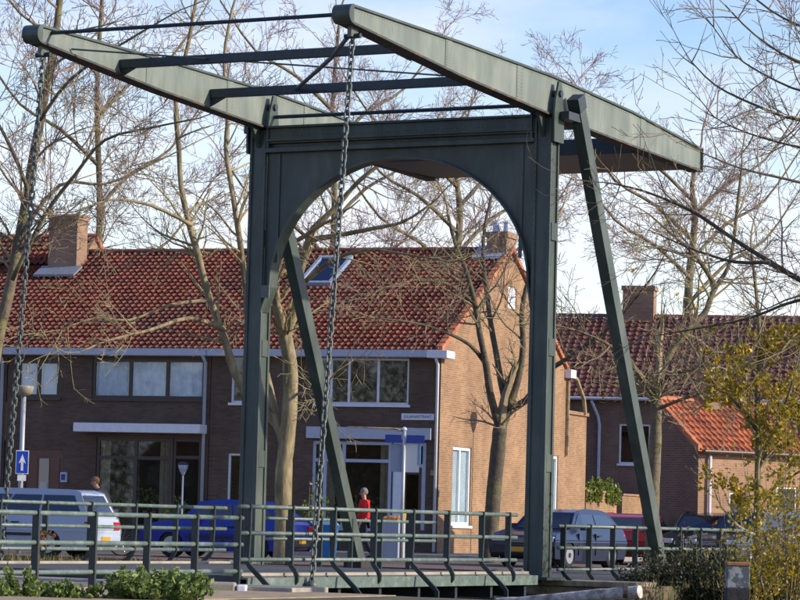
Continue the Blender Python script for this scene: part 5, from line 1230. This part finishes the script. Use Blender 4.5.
# ================================================================== PEOPLE
def skin_mesh(name, joints, edges, mat_, parent, sub=2):
    me = bpy.data.meshes.new(name); me.from_pydata([j[0] for j in joints], edges, []); me.materials.append(mat_)
    o = link(name, me, parent); sm = o.modifiers.new('skin', 'SKIN'); sm.use_smooth_shade = True
    if not me.skin_vertices: me.skin_vertices.new()
    for i, j in enumerate(joints):
        r = j[1] if hasattr(j[1], '__len__') else (j[1], j[1]); me.skin_vertices[0].data[i].radius = r
    me.skin_vertices[0].data[0].use_root = True
    ss = o.modifiers.new('sub', 'SUBSURF'); ss.levels = sub; ss.render_levels = sub
    bpy.context.view_layer.update(); dg = bpy.context.evaluated_depsgraph_get(); m2 = bpy.data.meshes.new_from_object(o.evaluated_get(dg)); o.modifiers.clear(); o.data = m2
    if not m2.materials: m2.materials.append(mat_)
    m2.polygons.foreach_set('use_smooth', [True]*len(m2.polygons)); return o
def hand(J, E_, wrist_i, wpos, fdir, side):
    """palm + five fingers appended to a skin skeleton"""
    fdir = Vector(fdir).normalized(); sd = Vector(side).normalized(); nn = fdir.cross(sd)
    wpos = Vector(wpos); palm = len(J); J.append((wpos+fdir*0.05, (0.036, 0.018))); E_.append((wrist_i, palm)); pe = len(J); J.append((wpos+fdir*0.09, (0.036, 0.016))); E_.append((palm, pe))
    for k, ln in ((-1.5, 0.068), (-0.5, 0.08), (0.5, 0.076), (1.5, 0.06)):
        a = len(J); r0 = wpos+fdir*0.10+sd*(k*0.019); J.append((r0, 0.0095)); E_.append((pe, a)); J.append((r0+fdir*ln*0.55+nn*0.010, 0.009)); E_.append((a, a+1)); J.append((r0+fdir*ln*0.9+nn*0.032, 0.0075)); E_.append((a+1, a+2))
    a = len(J); r0 = wpos+fdir*0.045-sd*0.035; J.append((r0, 0.012)); E_.append((palm, a)); J.append((r0+fdir*0.035-sd*0.025+nn*0.012, 0.0105)); E_.append((a, a+1)); J.append((r0+fdir*0.065-sd*0.03+nn*0.026, 0.009)); E_.append((a+1, a+2))
def person(lab, loc, ang, J, jacket, trousers, hairc, haircut, extra=None):
    """J: joint positions, local -x is forward"""
    e = empty('person', loc, ang); tag(e, lab, 'person')
    V = {k: Vector(v) for k, v in J.items()}
    # body: one continuous skinned figure
    jt, ed, idx = [], [], {}
    def add(k, r, par=None):
        idx[k] = len(jt); jt.append((V[k], r))
        if par: ed.append((idx[par], idx[k]))
    add('pelvis', (0.12, 0.09)); add('waist', (0.11, 0.08), 'pelvis'); add('chest', (0.115, 0.085), 'waist'); add('neck0', 0.052, 'chest'); add('neck', 0.055, 'neck0'); add('jaw', (0.066, 0.072), 'neck'); add('head', (0.078, 0.094), 'jaw'); add('crown', (0.058, 0.07), 'head')
    for s in ('l', 'r'):
        add(s+'sh', 0.046, 'chest'); add(s+'el', 0.046, s+'sh'); add(s+'wr', 0.030, s+'el')
        add(s+'hip', 0.075, 'pelvis'); add(s+'kn', 0.058, s+'hip'); add(s+'an', 0.042, s+'kn'); add(s+'toe', (0.045, 0.03), s+'an')
        d_ = (V[s+'wr']-V[s+'el']).normalized(); hand(jt, ed, idx[s+'wr'], V[s+'wr'], d_, (d_.cross(Vector((0, 1, 0)))).normalized() if abs(d_.y) < 0.9 else (0, 0, 1))
    skin_mesh('body', jt, ed, MT['skin'], e)
    # face
    f = (V['head']-V['neck']); fw = Vector(V['look']).normalized(); hd = V['head']; sd = Vector((0, 0, 1)).cross(fw).normalized(); upv = fw.cross(sd)
    fm = MB()
    MB().hexa([hd+fw*x+sd*y+upv*z for z, k in ((-0.045, 1), (0.0, 0.5)) for x, y in ((0.075, -0.016*k), (0.075+0.032*k+0.004, -0.010*k), (0.075+0.032*k+0.004, 0.010*k), (0.075, 0.016*k))]).build('nose', MT['skin'], e, bevel=0.004)
    for s in (-1, 1):
        MB().lathe([(0.004, -0.008), (0.012, 0.0), (0.004, 0.008)], 10, hd+fw*0.086+sd*(s*0.032)+upv*0.005).build('eye', MT['black'], e)
        MB().lathe([(0.008, -0.03), (0.018, 0.0), (0.010, 0.03)], 10, hd+sd*(s*0.080)-fw*0.01+upv*-0.01).build('ear', MT['skin'], e, smooth=True)
    MB().hexa([hd+fw*x+sd*y+upv*z for z in (-0.072, -0.062) for x, y in ((0.07, -0.024), (0.088, -0.018), (0.088, 0.018), (0.07, 0.024))]).build('mouth', MT['red_lamp'], e)
    # hair cap
    bm = bmesh.new(); bmesh.ops.create_icosphere(bm, subdivisions=3, radius=1.0)
    for v in list(bm.verts):
        p = v.co.copy(); q = hd+upv*0.035-fw*0.012+fw*(p.x*0.103)+sd*(p.y*0.092)+upv*(p.z*0.105); v.co = q+rvec(random)*0.004
    bmesh.ops.delete(bm, geom=[v for v in bm.verts if (v.co-hd).dot(upv) < haircut[0] and (v.co-hd).dot(fw) > haircut[1]], context='VERTS')
    me = bpy.data.meshes.new('hair'); bm.to_mesh(me); bm.free(); me.materials.append(hairc); me.polygons.foreach_set('use_smooth', [True]*len(me.polygons)); link('hair', me, e)
    # clothes follow the body
    up_ = lambda k, r: (V[k], r)
    jj = [up_('pelvis', (0.178, 0.135)), up_('waist', (0.165, 0.128)), up_('chest', (0.215, 0.165)), (V['chest'].lerp(V['neck0'], 0.6), (0.135, 0.125)), (V['neck0'].lerp(V['neck'], 0.5), 0.088)]; ee = [(0, 1), (1, 2), (2, 3), (3, 4)]
    for s in ('l', 'r'):
        b = len(jj); jj += [up_(s+'sh', 0.10), up_(s+'el', 0.068), (V[s+'el'].lerp(V[s+'wr'], 0.93), 0.048)]; ee += [(2, b), (b, b+1), (b+1, b+2)]
    skin_mesh('jacket', jj, ee, jacket, e)
    jj = [up_('pelvis', (0.172, 0.13))]; ee = []
    for s in ('l', 'r'):
        b = len(jj); jj += [up_(s+'hip', 0.112), up_(s+'kn', 0.078), (V[s+'kn'].lerp(V[s+'an'], 0.93), 0.062)]; ee += [(0, b), (b, b+1), (b+1, b+2)]
    skin_mesh('trousers', jj, ee, trousers, e)
    for s in ('l', 'r'):
        a, t = V[s+'an'], V[s+'toe']; skin_mesh('shoe', [(a+Vector((0.02, 0, -0.03)), (0.055, 0.05)), (a.lerp(t, 0.6)-Vector((0, 0, 0.01)), (0.05, 0.04)), (t, (0.045, 0.03))], [(0, 1), (1, 2)], MT['black'], e, 1)
    return e
HAIRG = mat('grey_hair', (0.20, 0.18, 0.16), 0.8); HAIRB = mat('fair_hair', (0.22, 0.11, 0.045), 0.8)
cloth = lambda n, c: mat(n, c, 0.85, var=0.15, vscale=6, bump=0.2)
def walker():
    b = at(363, 560, 77); b.z = 0.004
    J = dict(pelvis=(0, 0, 0.97), waist=(0, 0, 1.12), chest=(0, 0, 1.34), neck0=(0, 0, 1.49), neck=(-0.01, 0, 1.55), jaw=(-0.03, 0, 1.61), head=(-0.03, 0, 1.68), crown=(-0.025, 0, 1.76),
             lsh=(0, 0.19, 1.43), lel=(0.03, 0.26, 1.14), lwr=(-0.12, 0.25, 0.92), rsh=(0, -0.19, 1.43), rel=(0.10, -0.25, 1.16), rwr=(-0.02, -0.26, 0.93),
             lhip=(0, 0.09, 0.92), lkn=(-0.14, 0.09, 0.52), lan=(-0.16, 0.09, 0.09), ltoe=(-0.32, 0.10, 0.04), rhip=(0, -0.09, 0.92), rkn=(0.05, -0.09, 0.50), ran=(0.24, -0.09, 0.12), rtoe=(0.10, -0.10, 0.04), look=(-1, -0.15, 0))
    person('pedestrian in bright red jacket walking left past the bay window', b, -TH*0.6, J, cloth('red_jacket', (0.62, 0.012, 0.014)), cloth('dark_trousers', (0.02, 0.022, 0.03)), HAIRG, (0.0, 0.0))
walker()
def cyclist():
    b = at(100, 560, 71.5); b.z = 0.004
    bk = empty('bicycle', b, -TH); tag(bk, 'dark city bicycle ridden behind the estate car', 'bicycle')
    for x in (-0.55, 0.55):
        wo = MB().tube([(x+0.35*math.cos(t), 0, 0.35+0.35*math.sin(t)) for t in [2*math.pi*i/32 for i in range(32)]], 0.018, 6, closed=True).build('wheel', MT['tyre'], bk)
        m = MB()
        for k in range(10): a = math.pi*2*k/10; m.tube([(x, 0, 0.35), (x+0.33*math.cos(a), 0, 0.35+0.33*math.sin(a))], 0.003, 3)
        m.build('spokes', MT['rim'], wo)
    m = MB()
    for a, c in (((-0.55, 0, 0.35), (-0.40, 0, 1.0)), ((-0.44, 0, 0.82), (0.02, 0, 0.32)), ((0.02, 0, 0.32), (0.16, 0, 0.9)), ((0.02, 0, 0.32), (0.55, 0, 0.35)), ((0.14, 0, 0.8), (0.55, 0, 0.35)), ((-0.42, 0, 0.9), (0.13, 0, 0.78))): m.tube([a, c], 0.016, 8)
    m.build('frame', MT['black'], bk)
    MB().tube([(-0.40, 0, 1.0), (-0.40, 0, 1.06)], 0.015, 8).build('stem', MT['rim'], bk); MB().tube([(-0.30, -0.28, 1.07), (-0.42, -0.1, 1.07), (-0.42, 0.1, 1.07), (-0.30, 0.28, 1.07)], 0.014, 8).build('handlebar', MT['rim'], bk)
    MB().hexa([(0.05, -0.05, 0.90), (0.32, -0.11, 0.90), (0.32, 0.11, 0.90), (0.05, 0.05, 0.90), (0.05, -0.03, 0.96), (0.32, -0.09, 0.97), (0.32, 0.09, 0.97), (0.05, 0.03, 0.96)]).build('saddle', MT['black'], bk, bevel=0.015)
    MB().tube([(0.02, -0.14, 0.20), (0.02, -0.05, 0.20), (0.02, 0.05, 0.44), (0.02, 0.14, 0.44)], 0.012, 6).build('crank', MT['rim'], bk)
    J = dict(pelvis=(0.20, 0, 1.03), waist=(0.14, 0, 1.18), chest=(0.0, 0, 1.40), neck0=(-0.10, 0, 1.55), neck=(-0.14, 0, 1.60), jaw=(-0.19, 0, 1.65), head=(-0.20, 0, 1.72), crown=(-0.18, 0, 1.80),
             lsh=(-0.03, 0.19, 1.48), lel=(-0.12, 0.27, 1.24), lwr=(-0.27, 0.27, 1.10), rsh=(-0.03, -0.19, 1.48), rel=(-0.12, -0.27, 1.24), rwr=(-0.27, -0.27, 1.10),
             lhip=(0.18, 0.10, 0.99), lkn=(-0.18, 0.12, 0.86), lan=(0.06, 0.14, 0.53), ltoe=(-0.09, 0.14, 0.48), rhip=(0.18, -0.10, 0.99), rkn=(-0.10, -0.12, 0.64), ran=(0.06, -0.14, 0.29), rtoe=(-0.09, -0.14, 0.24), look=(-1, -0.35, -0.05))
    person('fair haired cyclist in dark jacket leaning forward behind the estate car', b, -TH, J, cloth('dark_jacket', (0.022, 0.026, 0.028)), cloth('blue_jeans', (0.03, 0.04, 0.07)), HAIRB, (0.01, 0.0))
cyclist()
